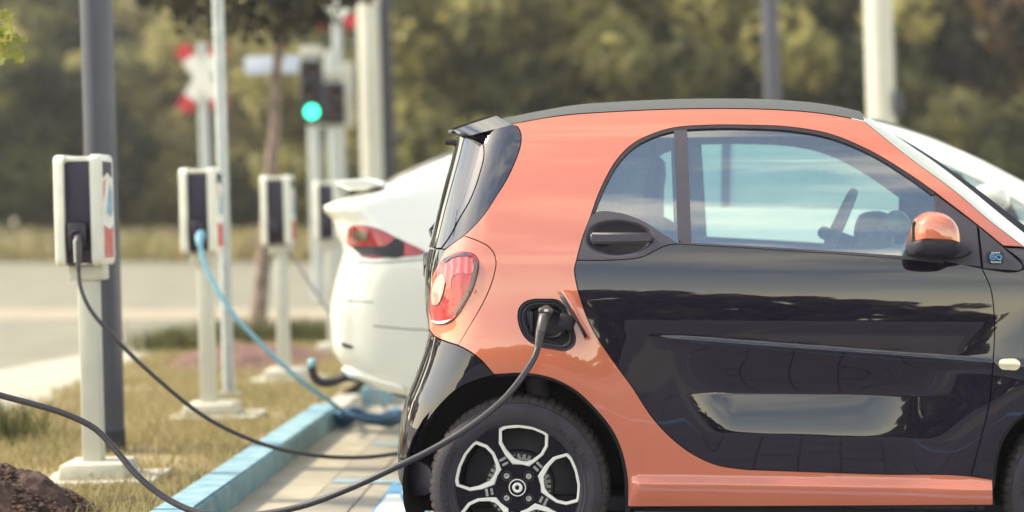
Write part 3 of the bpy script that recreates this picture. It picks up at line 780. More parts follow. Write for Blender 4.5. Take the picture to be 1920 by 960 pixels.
B().tube([(0, 0, 4.24), (0, 0, 4.30), (0, 0, 4.34)], [.175, .175, .12], 20).obj('cap', 'post_cream', e, smooth=40)
e = post('utility_pole', 702, 100, 31.0, 0.30, 8.0, 'post_black', 'dark pole directly behind the white mast', 'post', r1=.27)
B().tube([(0, 0, 0), (0, 0, .3)], .33, 20).obj('base_sleeve', 'post_black', e, smooth=60)

def saltire(px, py, D, arm, label, group=None, h=None):
    x, y, _ = foot(px, py, D); z = CH - (py - HY) / F * D
    e = empty('crossing_sign', (x, y, 0), (0, LEAN, 0), label=label, cat='sign')
    B().tube([(0, 0.06, -.1), (0, 0.06, h or z + arm * .75)], .075, 14).obj('post', 'galvanised', e, smooth=60)
    for k, sgn in enumerate((1, -1)):
        M = Matrix.Translation((0, -0.03 * (k + 1), z)) @ Matrix.Rotation(R(33) * sgn, 4, 'Y')
        b = B(); t = bmesh.new(); bmesh.ops.create_cube(t, size=1.0)
        for v in t.verts: v.co = Vector((v.co.x * arm * .32, v.co.y * .02, v.co.z * arm * 1.02))
        b.add(t, M); b.obj('arm', 'sign_white', e)
        for s2 in (1, -1):
            b = B(); t = bmesh.new(); bmesh.ops.create_cube(t, size=1.0)
            for v in t.verts: v.co = Vector((v.co.x * arm * .325, v.co.y * .026, v.co.z * arm * .30 + s2 * arm * .655))
            b.add(t, M); b.obj('arm_end', 'sign_red', e)
    return e
saltire(380, 146, 28.0, 0.66, 'red and white diagonal crossing sign on a grey post left of the street tree')
saltire(630, -2, 30.0, 0.62, 'red and white diagonal crossing sign above the traffic lights')

def signal(px, py, D, label, lamps, face=0.0, backing_board=False):
    """px, py = lowest lamp"""
    x, y, _ = foot(px, py, D); z = CH - (py - HY) / F * D
    e = empty('traffic_light', (x, y, 0), (0, LEAN, face), label=label, cat='traffic light')
    n = len(lamps)
    B().box((0, 0, z + .135 * (n - 1)), (.31, .20, .27 * n + .05), .03).obj('housing', 'signal_black', e, smooth=40)
    for k, m in enumerate(lamps):
        zz = z + k * .27
        B().lathe([(0.0001, -.112), (.06, -.11), (.098, -.095), (.10, -.085)], (0, 0, zz), 24).obj('lens', m, e)
        b = B(); pr = [(.115, -.09), (.118, -.26), (.112, -.26), (.109, -.09)]
        rings = []
        for r_, y_ in pr:
            rings.append([(r_ * math.cos(a), y_ + (0.10 if (y_ < -.2 and math.sin(a) < 0) else 0), zz + r_ * math.sin(a)) for a in [R(-30 + 240 * q / 16) for q in range(17)]])
        V = [p for r_ in rings for p in r_]; fs = [(a * 17 + q, a * 17 + q + 1, (a + 1) * 17 + q + 1, (a + 1) * 17 + q) for a in range(3) for q in range(16)]
        b.quads(V, fs, True); b.obj('visor', 'signal_black', e)
    if backing_board:
        b = B(); b.box((.05, .12, z + .27), (.50, .03, .92), .012, seg=2); b.obj('back_board', 'post_cream', e, smooth=40)
    B().tube([(0, .14, -.1), (0, .14, z + .9)], .085, 16).obj('post', 'galvanised', e, smooth=60)
    B().box((0, .10, z + .27 * n + .02), (.30, .16, .12), .02).obj('bracket', 'post_cream', e, smooth=40)
    return e
signal(586, 210, 27.0, 'traffic light showing green at the crossing', ['signal_green', 'signal_dim', 'signal_dim'])
signal(626, 212, 28.2, 'unlit traffic light with cream back board right of the green one', ['signal_dim', 'signal_dim'], R(12), True)
x, y, _ = foot(512, 122, 27.6); z = CH - (122 - HY) / F * 27.6
e = empty('street_sign', (x, y, 0), (0, LEAN, 0), label='pale blue street name plate left of the traffic lights', cat='sign')
B().box((0, 0, z), (.78, .03, .24), .01).obj('plate', 'sign_blue', e, smooth=40)
B().box((.46, .06, z), (.22, .03, .04), .005).obj('bracket', 'galvanised', e)

# ------------------------------------------------------------------ chargers
def rrect(wd, ht, r, n=5):
    out = []
    for cx_, cz_, a0 in ((wd/2 - r, ht/2 - r, 0), (-wd/2 + r, ht/2 - r, 90), (-wd/2 + r, -ht/2 + r, 180), (wd/2 - r, -ht/2 + r, 270)):
        for k in range(n + 1):
            a = R(a0 + 90 * k / n); out.append((cx_ + r * math.cos(a), cz_ + r * math.sin(a)))
    return out
BW, BD, BZ0, BZ1 = 0.196, 0.25, 0.905, 1.37
def make_charger():
    e = empty('wall_charger')
    zc, bh = (BZ0 + BZ1) / 2, BZ1 - BZ0
    for sx in (-1, 1):          # white rounded side shells, full depth
        b = B(); prof = [(p[0], p[1] + zc) for p in rrect(BD, bh, .035)]
        wv = .042; x0 = sx * (BW / 2); x1 = sx * (BW / 2 - wv)
        t = bmesh.new()
        rings = []
        for x, k in ((x0 - sx * 0, .955), (x0 - sx * .008, 1.0), (x1, 1.0)):
            rings.append([t.verts.new((x, p[0] * k, zc + (p[1] - zc) * (1 - (1 - k) * .5))) for p in prof])
        n = len(prof)
        for a, c in zip(rings[:-1], rings[1:]):
            for k in range(n):
                f = t.faces.new((a[k], a[(k + 1) % n], c[(k + 1) % n], c[k])); f.smooth = True
        t.faces.new(rings[0]); t.faces.new(rings[-1][::-1])
        b.add(t); b.obj('side_shell', 'charger_white', e, smooth=50)
    B().box((0, .01, zc - .012), (BW - .074, BD - .035, bh - .045), .008).obj('front_panel', 'charger_black', e, smooth=40)
    B().box((0, .012, BZ1 - .018), (BW - .06, BD - .05, .022), .006).obj('top_cap', 'charger_white', e, smooth=40)
    so_ = B().box((-.002, -BD/2 + .012, BZ0 + .125), (.082, .05, .12), .014).obj('socket', 'charger_dark', e, smooth=40)
    B().lathe([(.0001, -.004), (.020, -.004), (.022, -.010), (.026, -.010), (.028, 0)], (-.002, -BD/2 - .014, BZ0 + .125), 20).obj('socket_ring', 'charger_black', so_)
    # printed panel on the right shell
    st = B().box((BW/2 + .0015, 0, zc), (.003, BD - .055, bh - .045), .001).obj('side_panel', 'sticker_white', e)
    X = BW / 2 + .0035
    def flat(nm, mat, poly, dx=0.0):
        b = B(); b.quads([(X + dx, p[0], p[1]) for p in poly], [tuple(range(len(poly)))]); b.obj(nm, mat, st)
    flat('print', 'sticker_red', [(-.085, BZ0 + .03), (.085, BZ0 + .03), (.085, BZ0 + .165), (.03, BZ0 + .15), (-.03, BZ0 + .16), (-.085, BZ0 + .17)])
    flat('print', 'charger_black', [(-.085, BZ1 - .10), (.0, BZ1 - .075), (.085, BZ1 - .10), (.085, BZ1 - .03), (-.085, BZ1 - .03)])
    flat('print', 'sticker_red', [(-.09, BZ0 + .26), (-.06, BZ0 + .30), (-.03, BZ1 - .10), (-.08, BZ1 - .12)])
    flat('print', 'sticker_blue', [(-.03, BZ0 + .22), (.05, BZ0 + .20), (.085, BZ0 + .23), (.085, BZ1 - .16), (.04, BZ1 - .12), (-.01, BZ1 - .2)])
    # pedestal
    B().box((0.012, .0, BZ0 - .03), (.15, .10, .062), .006).obj('bracket', 'post_cream', e, smooth=40)
    B().box((0.012, 0, (BZ0 - .06 + .07) / 2), (.082, .082, BZ0 - .06 - .07), .008).obj('pedestal', 'post_cream', e, smooth=40)
    bb = B().box((0.03, 0, .04), (.285, .285, .085), .016, taper=(.95, .95)).obj('base_block', 'concrete', e, smooth=40)
    B().cyl((.03, -.15, .04), (.03, -.139, .04), .006, seg=8).obj('bolt', 'steel', bb)
    B().box((0.05, .0, .002), (.50, .42, .030), .008).obj('base_plate', 'concrete', e, smooth=40)
    return e
CH_POS = [(146, 8.28), (371, 10.83), (517, 13.2), (612, 15.75)]
CH_LBL = ['nearest white and black charging box on a cream pedestal, black cable plugged in',
          'charging box with the bright blue cable plugged in, second from the camera',
          'third charging box with no plug in its front, right of the street tree trunk',
          'farthest charging box, half hidden behind the tail of the white car']
proto = make_charger(); CHARGERS = []
for i, ((px, Df), lb) in enumerate(zip(CH_POS, CH_LBL)):
    e = proto if i == 0 else copy_tree(proto)
    zc = 1.2; X = (px - CX) / F * Df + 1.14 * math.tan(-LEAN)
    e.location = (X, Df + BD / 2, 0.074); e.rotation_euler = (0, LEAN, R(-1.5)); tag(e, lb, 'charger', 'charging boxes along the verge'); CHARGERS.append(e)

# ------------------------------------------------------------------ cables
def wpx(px, py, D): return ((px - CX) / F * D, D, CH - (py - HY) / F * D)
def cable(name, pts, r, mat, label, plug=None, seg=14, step=0.03):
    P = catmull(pts, step); e = empty(name, (0, 0, 0), label=label, cat='cable')
    B().tube([tuple(p) for p in P], r, seg).obj('cord', mat, e, smooth=60); return e
c1 = cable('charging_cable', [wpx(147, 506, 8.21), wpx(149, 530, 8.19), wpx(166, 575, 8.16), wpx(210, 628, 8.15), wpx(290, 706, 8.15), wpx(390, 785, 8.2), wpx(500, 835, 8.3), wpx(610, 856, 8.45), wpx(690, 857, 8.55), wpx(760, 848, 8.65), wpx(840, 835, 8.8), wpx(900, 840, 8.9)], 0.0088, 'cable_grey', 'thin black cable hanging from the nearest charger to behind the coral car')
b = B(); b.tube([wpx(147, 462, 8.255), wpx(146, 446, 8.235), wpx(146, 452, 8.215), wpx(147, 480, 8.205), wpx(147, 508, 8.205)], [.012, .016, .0165, .014, .0105], 14); b.obj('plug', 'plug_grey', c1, smooth=60)
B().tube([wpx(140, 450, 8.2), wpx(141, 492, 8.195)], [.0045, .0035], 8).obj('grip_edge', 'charger_white', c1, smooth=60)
c2 = cable('charging_cable', [wpx(375, 455, 10.72), wpx(379, 480, 10.7), wpx(400, 530, 10.65), wpx(440, 592, 10.6), wpx(500, 655, 10.6), wpx(560, 710, 10.65), wpx(612, 748, 10.8), wpx(645, 772, 11.0), wpx(668, 788, 11.35)], 0.0125, 'cable_blue', 'bright blue cable running from the second charger down over the kerb')
b = B(); b.tube([wpx(378, 438, 10.83), wpx(377, 440, 10.77), wpx(374, 446, 10.74), wpx(375, 462, 10.715)], [.018, .026, .024, .015], 14); b.obj('plug', 'cable_blue', c2, smooth=60)
# blue coil lying on the paving
gc = gp(678, 800); pts = []
for k in range(90):
    a = k / 90 * 6.283 * 4.2; rr = .12 + .035 * math.sin(k * .33)
    pts.append((gc[0] + rr * 1.25 * math.cos(a) + (.05 if math.cos(a) > .3 else 0), gc[1] + rr * 1.4 * math.sin(a), max(.013, .022 + k * .0007 + .020 * math.sin(k * .9))))
co = empty('cable_coil', (0, 0, 0), label='dark blue loops of cable lying in a heap beside the kerb', cat='cable')
B().tube(pts, .0115, 8).obj('cord', 'blue_coil', co, smooth=60)
cable('charging_cable', [wpx(540, 470, 13.1), wpx(560, 500, 13.0), wpx(590, 545, 12.7), wpx(625, 600, 12.4), wpx(660, 655, 12.1), wpx(690, 720, 11.9), wpx(735, 775, 11.4), wpx(770, 795, 11.2)], 0.009, 'cable_grey', 'faint grey cable between the third charger and the white car')

# ------------------------------------------------------------------ the coral and black city car
YAW = R(7.0)
TY = 0.80                                   # local y of the outer wheel face
o_w = np.array([0.017, 6.52, 0]) + TY * np.array([math.sin(YAW), math.cos(YAW), 0])
WB = 1.858                                  # wheelbase
def lx(px): return (px - 970) / 577.0
def lz(py): return CH - (py - HY) / 575.0
def smart_feat(x, z):
    f = -0.030 * (x - 0.80) ** 2
    for cx_ in (0.0, WB):                   # flared arches
        r = np.hypot(x - cx_, z - 0.30)
        f = f + 0.030 * (1 - sstep(0.40, 0.66, r)) * sstep(0.12, 0.30, z) * ((1 - 0.75 * sstep(0.16, 0.42, x)) if cx_ == 0.0 else 1.0)
    zc = 0.804 - 0.0672 * (x - 0.40)        # crease along the door
    t = sstep(0.40, 0.62, x) * (1 - sstep(1.75, 1.9, x))
    d = z - zc
    f = f + t * 0.0045 * np.exp(-(d / 0.007) ** 2) - t * 0.006 * sstep(0.0, -0.04, d)
    # hollow in the lower door
    fx = sstep(0.54, 0.72, x + 0.25 * (z - 0.55)) * (1 - sstep(1.08, 1.48, x))
    zl = 0.492 - 0.018 * (x - 0.6)
    fz = np.where(z > 0.615, 1 - sstep(0.615, 0.775, z), np.clip((z - zl) / (0.615 - zl), 0, 1) ** 1.15)
    f = f - 0.031 * fx * fz
    # sill step
    m = sstep(0.37, 0.40, x) * (1 - sstep(1.52, 1.56, x))
    f = f + m * (0.016 * (1 - sstep(0.330, 0.352, z)) - 0.020 * (1 - sstep(0.20, 0.33, z)))
    return f
SM = Surf(o_w, YAW, [(0.10, .780), (0.20, .795), (0.30, .806), (0.42, .814), (0.55, .821), (0.70, .8265), (0.80, .8285), (0.88, .8275), (0.95, .823),
                     (1.02, .813), (1.06, .805), (1.12, .790), (1.20, .766), (1.30, .731), (1.40, .690), (1.47, .655), (1.53, .615), (1.57, .580), (1.62, .53)],
          smart_feat, 0.27, 2.4, 3.0, 0.55)
SM.set_rear([(858, 248), (848, 290), (836, 335), (824, 380), (813, 425), (803, 466), (796, 500), (793, 540), (795, 580), (800, 618), (793, 655), (776, 705), (760, 745), (750, 785), (745, 830), (744, 862), (748, 900), (765, 925), (790, 945)])
car = empty('city_car', tuple(o_w), (0, 0, -YAW), label='coral orange and black two door city car plugged in, nearest car', cat='car')
def S(segs, step=7): return SM.sz([tuple(p) for p in chain(segs, step)])
def Sc(pts, step=6): return SM.sz([tuple(p) for p in catmull(pts, step, True)])

# traced outlines (picture points)
roof_seam = [(968, 231), (1050, 217), (1150, 209.5), (1250, 205), (1350, 203.5), (1450, 205.5), (1530, 211.5), (1580, 219), (1621, 228)]
ap_top = [(1621, 228), (1705, 295), (1799, 365), (1855, 413), (1921, 463)]
dlo = [(1754, 361), (1705, 327), (1630, 282), (1555, 251), (1480, 238), (1400, 234.5), (1331, 234.5), (1261, 240), (1221, 252), (1186, 270), (1157, 299), (1136, 334), (1119, 372), (1107, 407), (1092, 447), (1081, 488)]
door_rear = [(1081, 488), (1077, 505), (1079, 522), (1090, 565), (1110, 615), (1145, 670), (1185, 725), (1225, 785), (1260, 822), (1300, 852), (1345, 872), (1400, 880.5)]
door_bot = [(1400, 880.5), (1500, 884), (1650, 889), (1820, 893)]
arch_r = [(1177, 950), (1176, 895), (1167, 850), (1150, 810), (1110, 760), (1078, 731), (1037, 710), (987, 700), (926, 702)]
bump_seam = [(926, 702), (900, 673), (880, 658), (859, 647)]
tl_seam = [(859, 647), (883, 607), (903, 573), (918, 541), (927, 513), (930, 490), (927, 477), (917, 463), (897, 452), (870, 442)]
qglass_f = [(870, 442), (890, 423), (911, 398), (929, 370), (950, 336), (968, 297), (976, 272), (977, 253), (970, 237), (960, 233)]
quarter = S([[(968, 231), (1010, 223), (1050, 217), (1150, 209.5), (1250, 205), (1350, 203.5), (1450, 205.5), (1530, 211.5), (1580, 219), (1621, 228)], ap_top,
             [(1921, 463), (1881, 461)], [(1881, 461), (1832, 421), (1754, 361)], dlo, door_rear, door_bot + [(1861, 899)], [(1861, 899), (1862, 947)],
             [(1862, 947), (1500, 949), (1177, 950)], arch_r, bump_seam, tl_seam, qglass_f, [(960, 233), (968, 231)]])
port = Sc([(971, 592), (974, 577), (983, 567), (997, 562), (1023, 561), (1046, 563), (1058, 573), (1066, 590), (1073, 612), (1079, 632), (1076, 648), (1064, 656.5), (1040, 655), (1003, 646), (986, 634), (975, 614)], 5)
q_panel = panel(SM, 'body_frame', quarter, 'coral', car, grid=0.02, holes=[port])
q_panel['label'] = 'coral painted body frame sweeping from sill over roof edge'
# door skin
belt_l = [(1081, 488), (1162, 487), (1203, 482), (1232, 468), (1250, 460), (1272, 457)]
belt = [(1272, 457), (1480, 468.5), (1690, 483), (1769, 489), (1841, 503)]
door_front = [(1841, 503), (1857, 540), (1864, 590), (1862, 680), (1855, 755), (1837, 830), (1820, 893)]
door_poly = S([belt_l, belt, door_front, door_bot[::-1], door_rear[::-1]])
ex = []
for x in np.arange(0.30, 1.62, 0.012):
    zc = 0.804 - 0.0672 * (x - 0.40)
    for d in (-0.014, -0.010, -0.0065, -0.003, 0, 0.003, 0.0065, 0.010, 0.014): ex.append((x, zc + d))
    zl = 0.492 - 0.018 * (x - 0.6)
    for d in (-0.004, -0.001, 0.002, 0.006): ex.append((x, zl + d))
door = panel(SM, 'door', door_poly, 'black_paint', car, grid=0.012, extra=ex)
door['label'] = 'glossy black door with deep hollow'
# handle panel: grey plastic with a scooped recess
hp_top = [(1107, 404), (1118, 397), (1165, 399), (1191, 407), (1215, 418), (1238, 434), (1256, 445), (1272, 455)]
hp_poly = S([hp_top, [(1272, 455), (1272, 457)], belt_l[::-1], [(1081, 488), (1092, 447), (1107, 404)]], 5)
hc = SM.P1(1164, 446)
def scoop(x, z):
    u = (x - (hc[0] - 0.004)) / 0.112; v = (z - hc[2]) / 0.060
    v = v - 0.10 * u * 0 ; v = v * (1 + 0.28 * np.clip(u, 0, 1.2))
    r = np.sqrt(u * u * np.abs(u) ** .6 + v * v * np.abs(v) ** .3 + 1e-9)
    return -0.034 * (1 - sstep(0.55, 1.02, r))
hpan = panel(SM, 'handle_panel', hp_poly, 'grey_plastic', door, grid=0.005, offfn=scoop)
a0, a1 = SM.P1(1106, 447, 0.004), SM.P1(1224, 447, 0.006)
b = B(); t = bmesh.new(); bmesh.ops.create_cube(t, size=1.0)
ln = float(np.linalg.norm(a1 - a0))
for v in t.verts: v.co = Vector((v.co.x * ln, v.co.y * .018, v.co.z * (.034 if v.co.x > 0 else .040)))
bmesh.ops.bevel(t, geom=t.edges[:], offset=0.0075, segments=3, affect='EDGES')
d = Vector(a1 - a0).normalized(); Mh = Matrix.Translation(Vector((a0 + a1) / 2)) @ d.to_track_quat('X', 'Z').to_matrix().to_4x4()
b.add(t, Mh); b.cyl(Vector(a0) + Vector((.016, .005, 0)), Vector(a0) + Vector((.016, .05, 0)), .013, seg=12); b.cyl(Vector(a1) + Vector((-.018, .004, 0)), Vector(a1) + Vector((-.018, .05, 0)), .011, seg=12)
b.obj('door_handle', 'grey_plastic', door, smooth=50)
# glass, pillars, seals
def inner(pts, k): return [(x, y) for x, y in pts]
seal_in = [(1748, 366), (1700, 331.5), (1627, 287), (1553, 257.5), (1480, 244.5), (1400, 240.5), (1331, 240.5), (1263, 246), (1225, 257), (1191, 275), (1163, 302), (1142, 336), (1125, 373), (1116, 396)]
seal_poly = S([dlo[:14], [(1107, 407), (1116, 396)], seal_in[::-1], [(1748, 366), (1754, 361)]], 5)
panel(SM, 'window_seal', seal_poly, 'rubber', car, grid=0.02, flange=0.02, off=-0.001, gap=0.0004, edge=False)
qg = S([[(1116, 396), (1125, 373), (1142, 336), (1163, 302), (1191, 275), (1225, 257), (1263, 246)], [(1263, 246), (1271, 446)], [(1271, 454), (1256, 446), (1238, 436), (1215, 420), (1191, 409), (1165, 401), (1116, 397)]], 6)
qwin = panel(SM, 'quarter_window', qg, 'side_glass', car, grid=0.03, off=-0.008, flange=0.003, gap=-0.002, edge=False)
bp = S([[(1262, 244), (1289, 242)], [(1289, 242), (1297, 456)], [(1297, 457), (1271, 455.5)], [(1270, 450), (1262, 244)]], 8)
bpil = panel(SM, 'pillar_trim', bp, 'grey_plastic', car, grid=0.02, off=0.0)
dg = S([[(1287, 243), (1331, 240.5), (1400, 240.5), (1480, 244.5), (1553, 257.5), (1627, 287), (1700, 331.5), (1752, 368)], [(1752, 368), (1758, 492)], [(1758, 489), (1690, 482), (1480, 468), (1296, 457)], [(1296, 457), (1287, 243)]], 7)
dwin = panel(SM, 'window', dg, 'side_glass', door, grid=0.03, off=-0.008, flange=0.003, gap=-0.002, edge=False)
bs = S([[(1272, 453.5), (1300, 455), (1480, 465), (1690, 479), (1769, 485)], [(1769, 485), (1770, 495)], [(1770, 495), (1690, 487), (1480, 471), (1272, 458.5)], [(1272, 458.5), (1272, 453.5)]], 8)
panel(SM, 'belt_strip', bs, 'grey_plastic', door, grid=0.01, off=0.005, flange=0.012)
sail = S([[(1751, 362), (1832, 422)], [(1832, 422), (1840, 501)], [(1840, 501), (1758, 491)], [(1758, 491), (1751, 362)]], 8)
panel(SM, 'mirror_sail', sail, 'grey_plastic', door, grid=0.02, off=-0.001)
tri = S([[(1835, 424), (1881, 463), (1912, 491)], [(1912, 491), (1918, 498), (1917, 505), (1908, 508)], [(1908, 508), (1843, 503.5)], [(1843, 503.5), (1835, 424)]], 4)
ftri = panel(SM, 'corner_trim', tri, 'grey_plastic', car, grid=0.02, off=-0.001)
# front wing
arch_f = [(1862, 899), (1865, 870), (1870, 845), (1880, 820), (1900, 793), (1925, 772), (1960, 752), (2010, 738), (2060, 735), (2120, 740), (2180, 765)]
wing = S([[(1841, 503.5), (1908, 509), (1919, 505)], [(1919, 505), (1918, 496), (1883, 464)], [(1883, 464), (1921, 466), (2000, 500), (2100, 545), (2180, 590)], [(2180, 590), (2180, 765)], arch_f[::-1], [(1862, 899), (1822, 893)], door_front[::-1]], 9)
wng = panel(SM, 'front_wing', wing, 'black_paint', car, grid=0.018)
mk = Sc([(1872, 682), (1876, 675), (1890, 672.5), (1906, 674), (1913, 683), (1908, 692), (1890, 693), (1877, 691)], 4)
panel(SM, 'side_marker', mk, 'amber', wng, grid=0.01, off=0.004, flange=0.01, gap=0)
hl_ = panel(SM, 'headlight', Sc([(2104, 600), (2120, 578), (2150, 588), (2166, 625), (2160, 665), (2134, 672), (2112, 640)], 5), 'lens_white', car, grid=0.02, off=0.006, flange=0.012, gap=0)
mirrored(hl_, car)
# rear side: tail lamp panel, lamp, dark glass, tailgate, bumper
tlp_left = [(835, 468), (823, 493), (811, 517), (806, 558), (803.5, 585), (805, 618)]
tlp = S([tl_seam, qglass_f[:1] + [(850, 456), (835, 468)], tlp_left, [(805, 618), (815, 630), (837, 640), (859, 647)]], 5)
lamp_px = [(830, 488), (847, 478), (867, 473), (884, 475), (895, 484), (898, 497), (895, 515), (887, 542), (873, 569), (858, 592), (846, 603), (830, 608), (815, 607), (808, 600), (807, 582), (809, 557), (813, 532), (819, 511)]
lamp = Sc(lamp_px, 5)
lamp_panel = panel(SM, 'lamp_surround', tlp, 'coral', car, grid=0.014, holes=[lamp])
tl = empty('tail_light'); tl.parent = car
panel(SM, 'lens', lamp, 'lamp_red', tl, grid=0.01, off=-0.001, flange=0.004, gap=0.0008, offfn=lambda x, z: 0.004 + 0 * x)
panel(SM, 'upper_lens', Sc([(840, 491), (862, 482), (880, 481), (890, 489), (890, 505), (884, 514), (866, 512), (850, 520), (846, 540), (838, 530)], 4), 'lamp_pink', tl, grid=0.012, off=0.0060, flange=0.004, gap=0)
panel(SM, 'reversing_lens', Sc([(826, 518), (833, 514), (837, 521), (835, 542), (830, 560), (823, 571), (815, 571), (812, 558), (815, 538), (820, 525)], 4), 'lamp_clear', tl, grid=0.012, off=0.0078, flange=0.005, gap=0)
panel(SM, 'dark_edge', S([[(891, 486), (896, 497), (893, 515), (885, 541), (871, 568), (856, 591)], [(856, 591), (851, 590)], [(851, 590), (866, 565), (879, 539), (887, 514), (889, 498), (886, 488)], [(886, 488), (891, 486)]], 4), 'piano', tl, grid=0.012, off=0.0066, flange=0.004, gap=0)
panel(SM, 'upper_edge', Sc([(833, 489), (848, 481), (866, 477), (882, 478), (884, 481), (866, 481), (850, 485), (836, 493)], 4), 'piano', tl, grid=0.012, off=0.0090, flange=0.004, gap=0)
panel(SM, 'lower_trim', Sc([(810, 600), (824, 602), (840, 600), (848, 598), (838, 605), (824, 607)], 4), 'silver', tl, grid=0.01, off=0.0062, flange=0.003, gap=0)
qgl_edge = [(828, 466), (843, 445), (863, 408), (881, 377), (901, 322), (908, 285), (905, 269), (893, 258), (881, 253)]
qgl = S([qglass_f, [(960, 233), (881, 253)], qgl_edge[::-1], [(828, 466), (835, 467)], [(835, 467), (870, 442)]], 5)
panel(SM, 'rear_side_glass', qgl, 'piano', car, grid=0.016)
def rearline(p0, p1, n=8):      # run of points along the rear corner between two (s,z)
    return [(p0[0] + (p1[0] - p0[0]) * i / n, p0[1] + (p1[1] - p0[1]) * i / n) for i in range(1, n)]
E0 = SM.sz(catmull(qgl_edge, 5)); HP = math.pi / 2
top_c = SM.sph(HP, 254); bot_c = SM.sph(HP, 466)
cl = [(float(SM.xr(z)) + SM.Rx - SM.kap * HP, z) for z in np.linspace(top_c[1], bot_c[1], 24)]
rg = [tuple(p) for p in E0] + rearline(tuple(E0[-1]), cl[0], 10) + cl + rearline(cl[-1], tuple(E0[0]), 10)
rwin = panel(SM, 'rear_window', rg, 'rear_gloss', car, grid=0.02, off=0.003, gap=0.002, mirror=True, flange=0.02)
TLL = SM.sz(catmull([(828, 467)] + tlp_left, 5))
c0 = SM.sph(HP, 467); c1_ = SM.sph(HP, 640)
cl2 = [(float(SM.xr(z)) + SM.Rx - SM.kap * HP, z) for z in np.linspace(c0[1], c1_[1], 20)]
tg = [tuple(p) for p in TLL[::-1]] + rearline(tuple(TLL[0]), cl2[0], 10) + cl2 + rearline(cl2[-1], tuple(TLL[-1]), 10)
tgate = panel(SM, 'tailgate', tg, 'rear_gloss', car, grid=0.02, mirror=True)
bump_top = [(805, 619), (815, 631), (837, 641), (859, 648), (880, 659), (900, 674), (926, 703)]
bump_arch = [(926, 703), (887, 715), (860, 727), (830, 753), (806, 782), (786, 815), (772, 850), (768, 862)]
BT = SM.sz(catmull(bump_top, 6)); BA = SM.sz(catmull(bump_arch, 6))
c0 = SM.sph(HP, 632); c1_ = SM.sph(HP, 859)
cl3 = [(float(SM.xr(z)) + SM.Rx - SM.kap * HP, z) for z in np.linspace(c1_[1], c0[1], 30)]
bmp = [tuple(p) for p in BT] + [tuple(p) for p in BA[1:]] + rearline(tuple(BA[-1]), cl3[0], 10) + cl3 + rearline(cl3[-1], tuple(BT[0]), 10)
bumper = panel(SM, 'bumper', bmp, 'black_paint', car, grid=0.016, mirror=True)
BL = SM.sz(catmull([(768, 863), (790, 868), (806, 880), (806, 925), (797, 930)], 6))
c0 = SM.sph(HP, 861); c1_ = SM.sph(HP, 932)
cl4 = [(float(SM.xr(z)) + SM.Rx - SM.kap * HP, z) for z in np.linspace(c1_[1], c0[1], 12)]
bl = [tuple(p) for p in BL] + rearline(tuple(BL[-1]), cl4[0], 10) + cl4 + rearline(cl4[-1], tuple(BL[0]), 10)
panel(SM, 'lower_bumper', bl, 'dark_plastic', car, grid=0.02, mirror=True, off=-0.002)
# number plate recess block and wiper on the tailgate
b = B(); pb = SM.A(792, 545, 0.0)
for zz, py in ((0, 0),):
    xx = float(SM.xr(lz(510)))
    b.box((xx + 0.004, 0, lz(508)), (0.05, 0.50, 0.10), .016)
b.obj('plate_holder', 'piano', tgate, smooth=40)
wz = lz(435); xw = float(SM.xr(wz))
b = B(); b.tube([(xw - .002, -.30, wz - .03), (xw - .014, -.28, wz + .0), (xw - .008, -.15, wz + .03), (xw - .006, .1, wz + .04)], .006, 8); b.obj('wiper', 'dark_plastic', rwin, smooth=60)
# washer / camera nub under the spoiler
b = B(); p0 = SM.A(836, 266, -0.28); b.tube([p0, (p0[0] + .035, p0[1], p0[2] - .003)], .011, 12); b.obj('camera_nub', 'dark_plastic', rwin, smooth=40)

# roof: fabric skin lofted over from the seam
seam3 = SM.sz(catmull([(968, 231)] + roof_seam[1:], 8)); rs = SM.P(seam3[:, 0], seam3[:, 1]); rs = rs + np.array([0, 0.004, 0.002])
cur = []
for k in np.linspace(0, 1, 15):
    y = rs[:, 1] * (1 - k); rise = 0.055 * (1 - (1 - k) ** 3.0)
    bw = 0.075 * min(1.0, k / 0.07) * (1 - sstep(0.0, 0.22, rs[:, 0] - rs[0, 0])); cur.append(np.stack([rs[:, 0] - bw, y, rs[:, 2] + rise - 0.22 * bw], 1))
# roof front and rear edges bow a little
loft('roof', cur, 'fabric', car, count=70)
# spoiler
lo_e = [SM.A(882, 254, -.62), SM.A(920, 244, -.61), SM.A(961, 234.5, -.60)]
up_e = [SM.A(853, 243, -.611), SM.A(888, 230.5, -.609), SM.A(931, 217, -.60)]
def off3(c, d): return [tuple(np.array(p) + np.array(d)) for p in c]
cen = [(p[0] - .080, -.25, p[2] + .014) for p in up_e]; cen2 = [(p[0] - .095, 0, p[2] + .016) for p in up_e]
spo = loft('spoiler', [lo_e, up_e, cen, cen2], 'spoiler_gloss', car, count=16)
lo2 = [SM.A(882, 255.5, -.615), SM.A(905, 262, -.60)]
und = [SM.A(882, 254, -.62), SM.A(845, 249, -.45), (cen[0][0] + .004, -.25, cen[0][2] - .012), (cen2[0][0] + .004, 0, cen2[0][2] - .012)]
bk = [lo_e[0], up_e[0], cen[0], cen2[0]]
loft('spoiler_lip', [np.array([bk[i], und[i]]) for i in range(4)], 'piano', spo, count=3)
loft('spoiler_underside', [np.array([und[i], (rs[6][0] - 0.02, und[i][1] * .97, und[i][2] - 0.01)]) for i in range(4)], 'dark_plastic', spo, count=6)
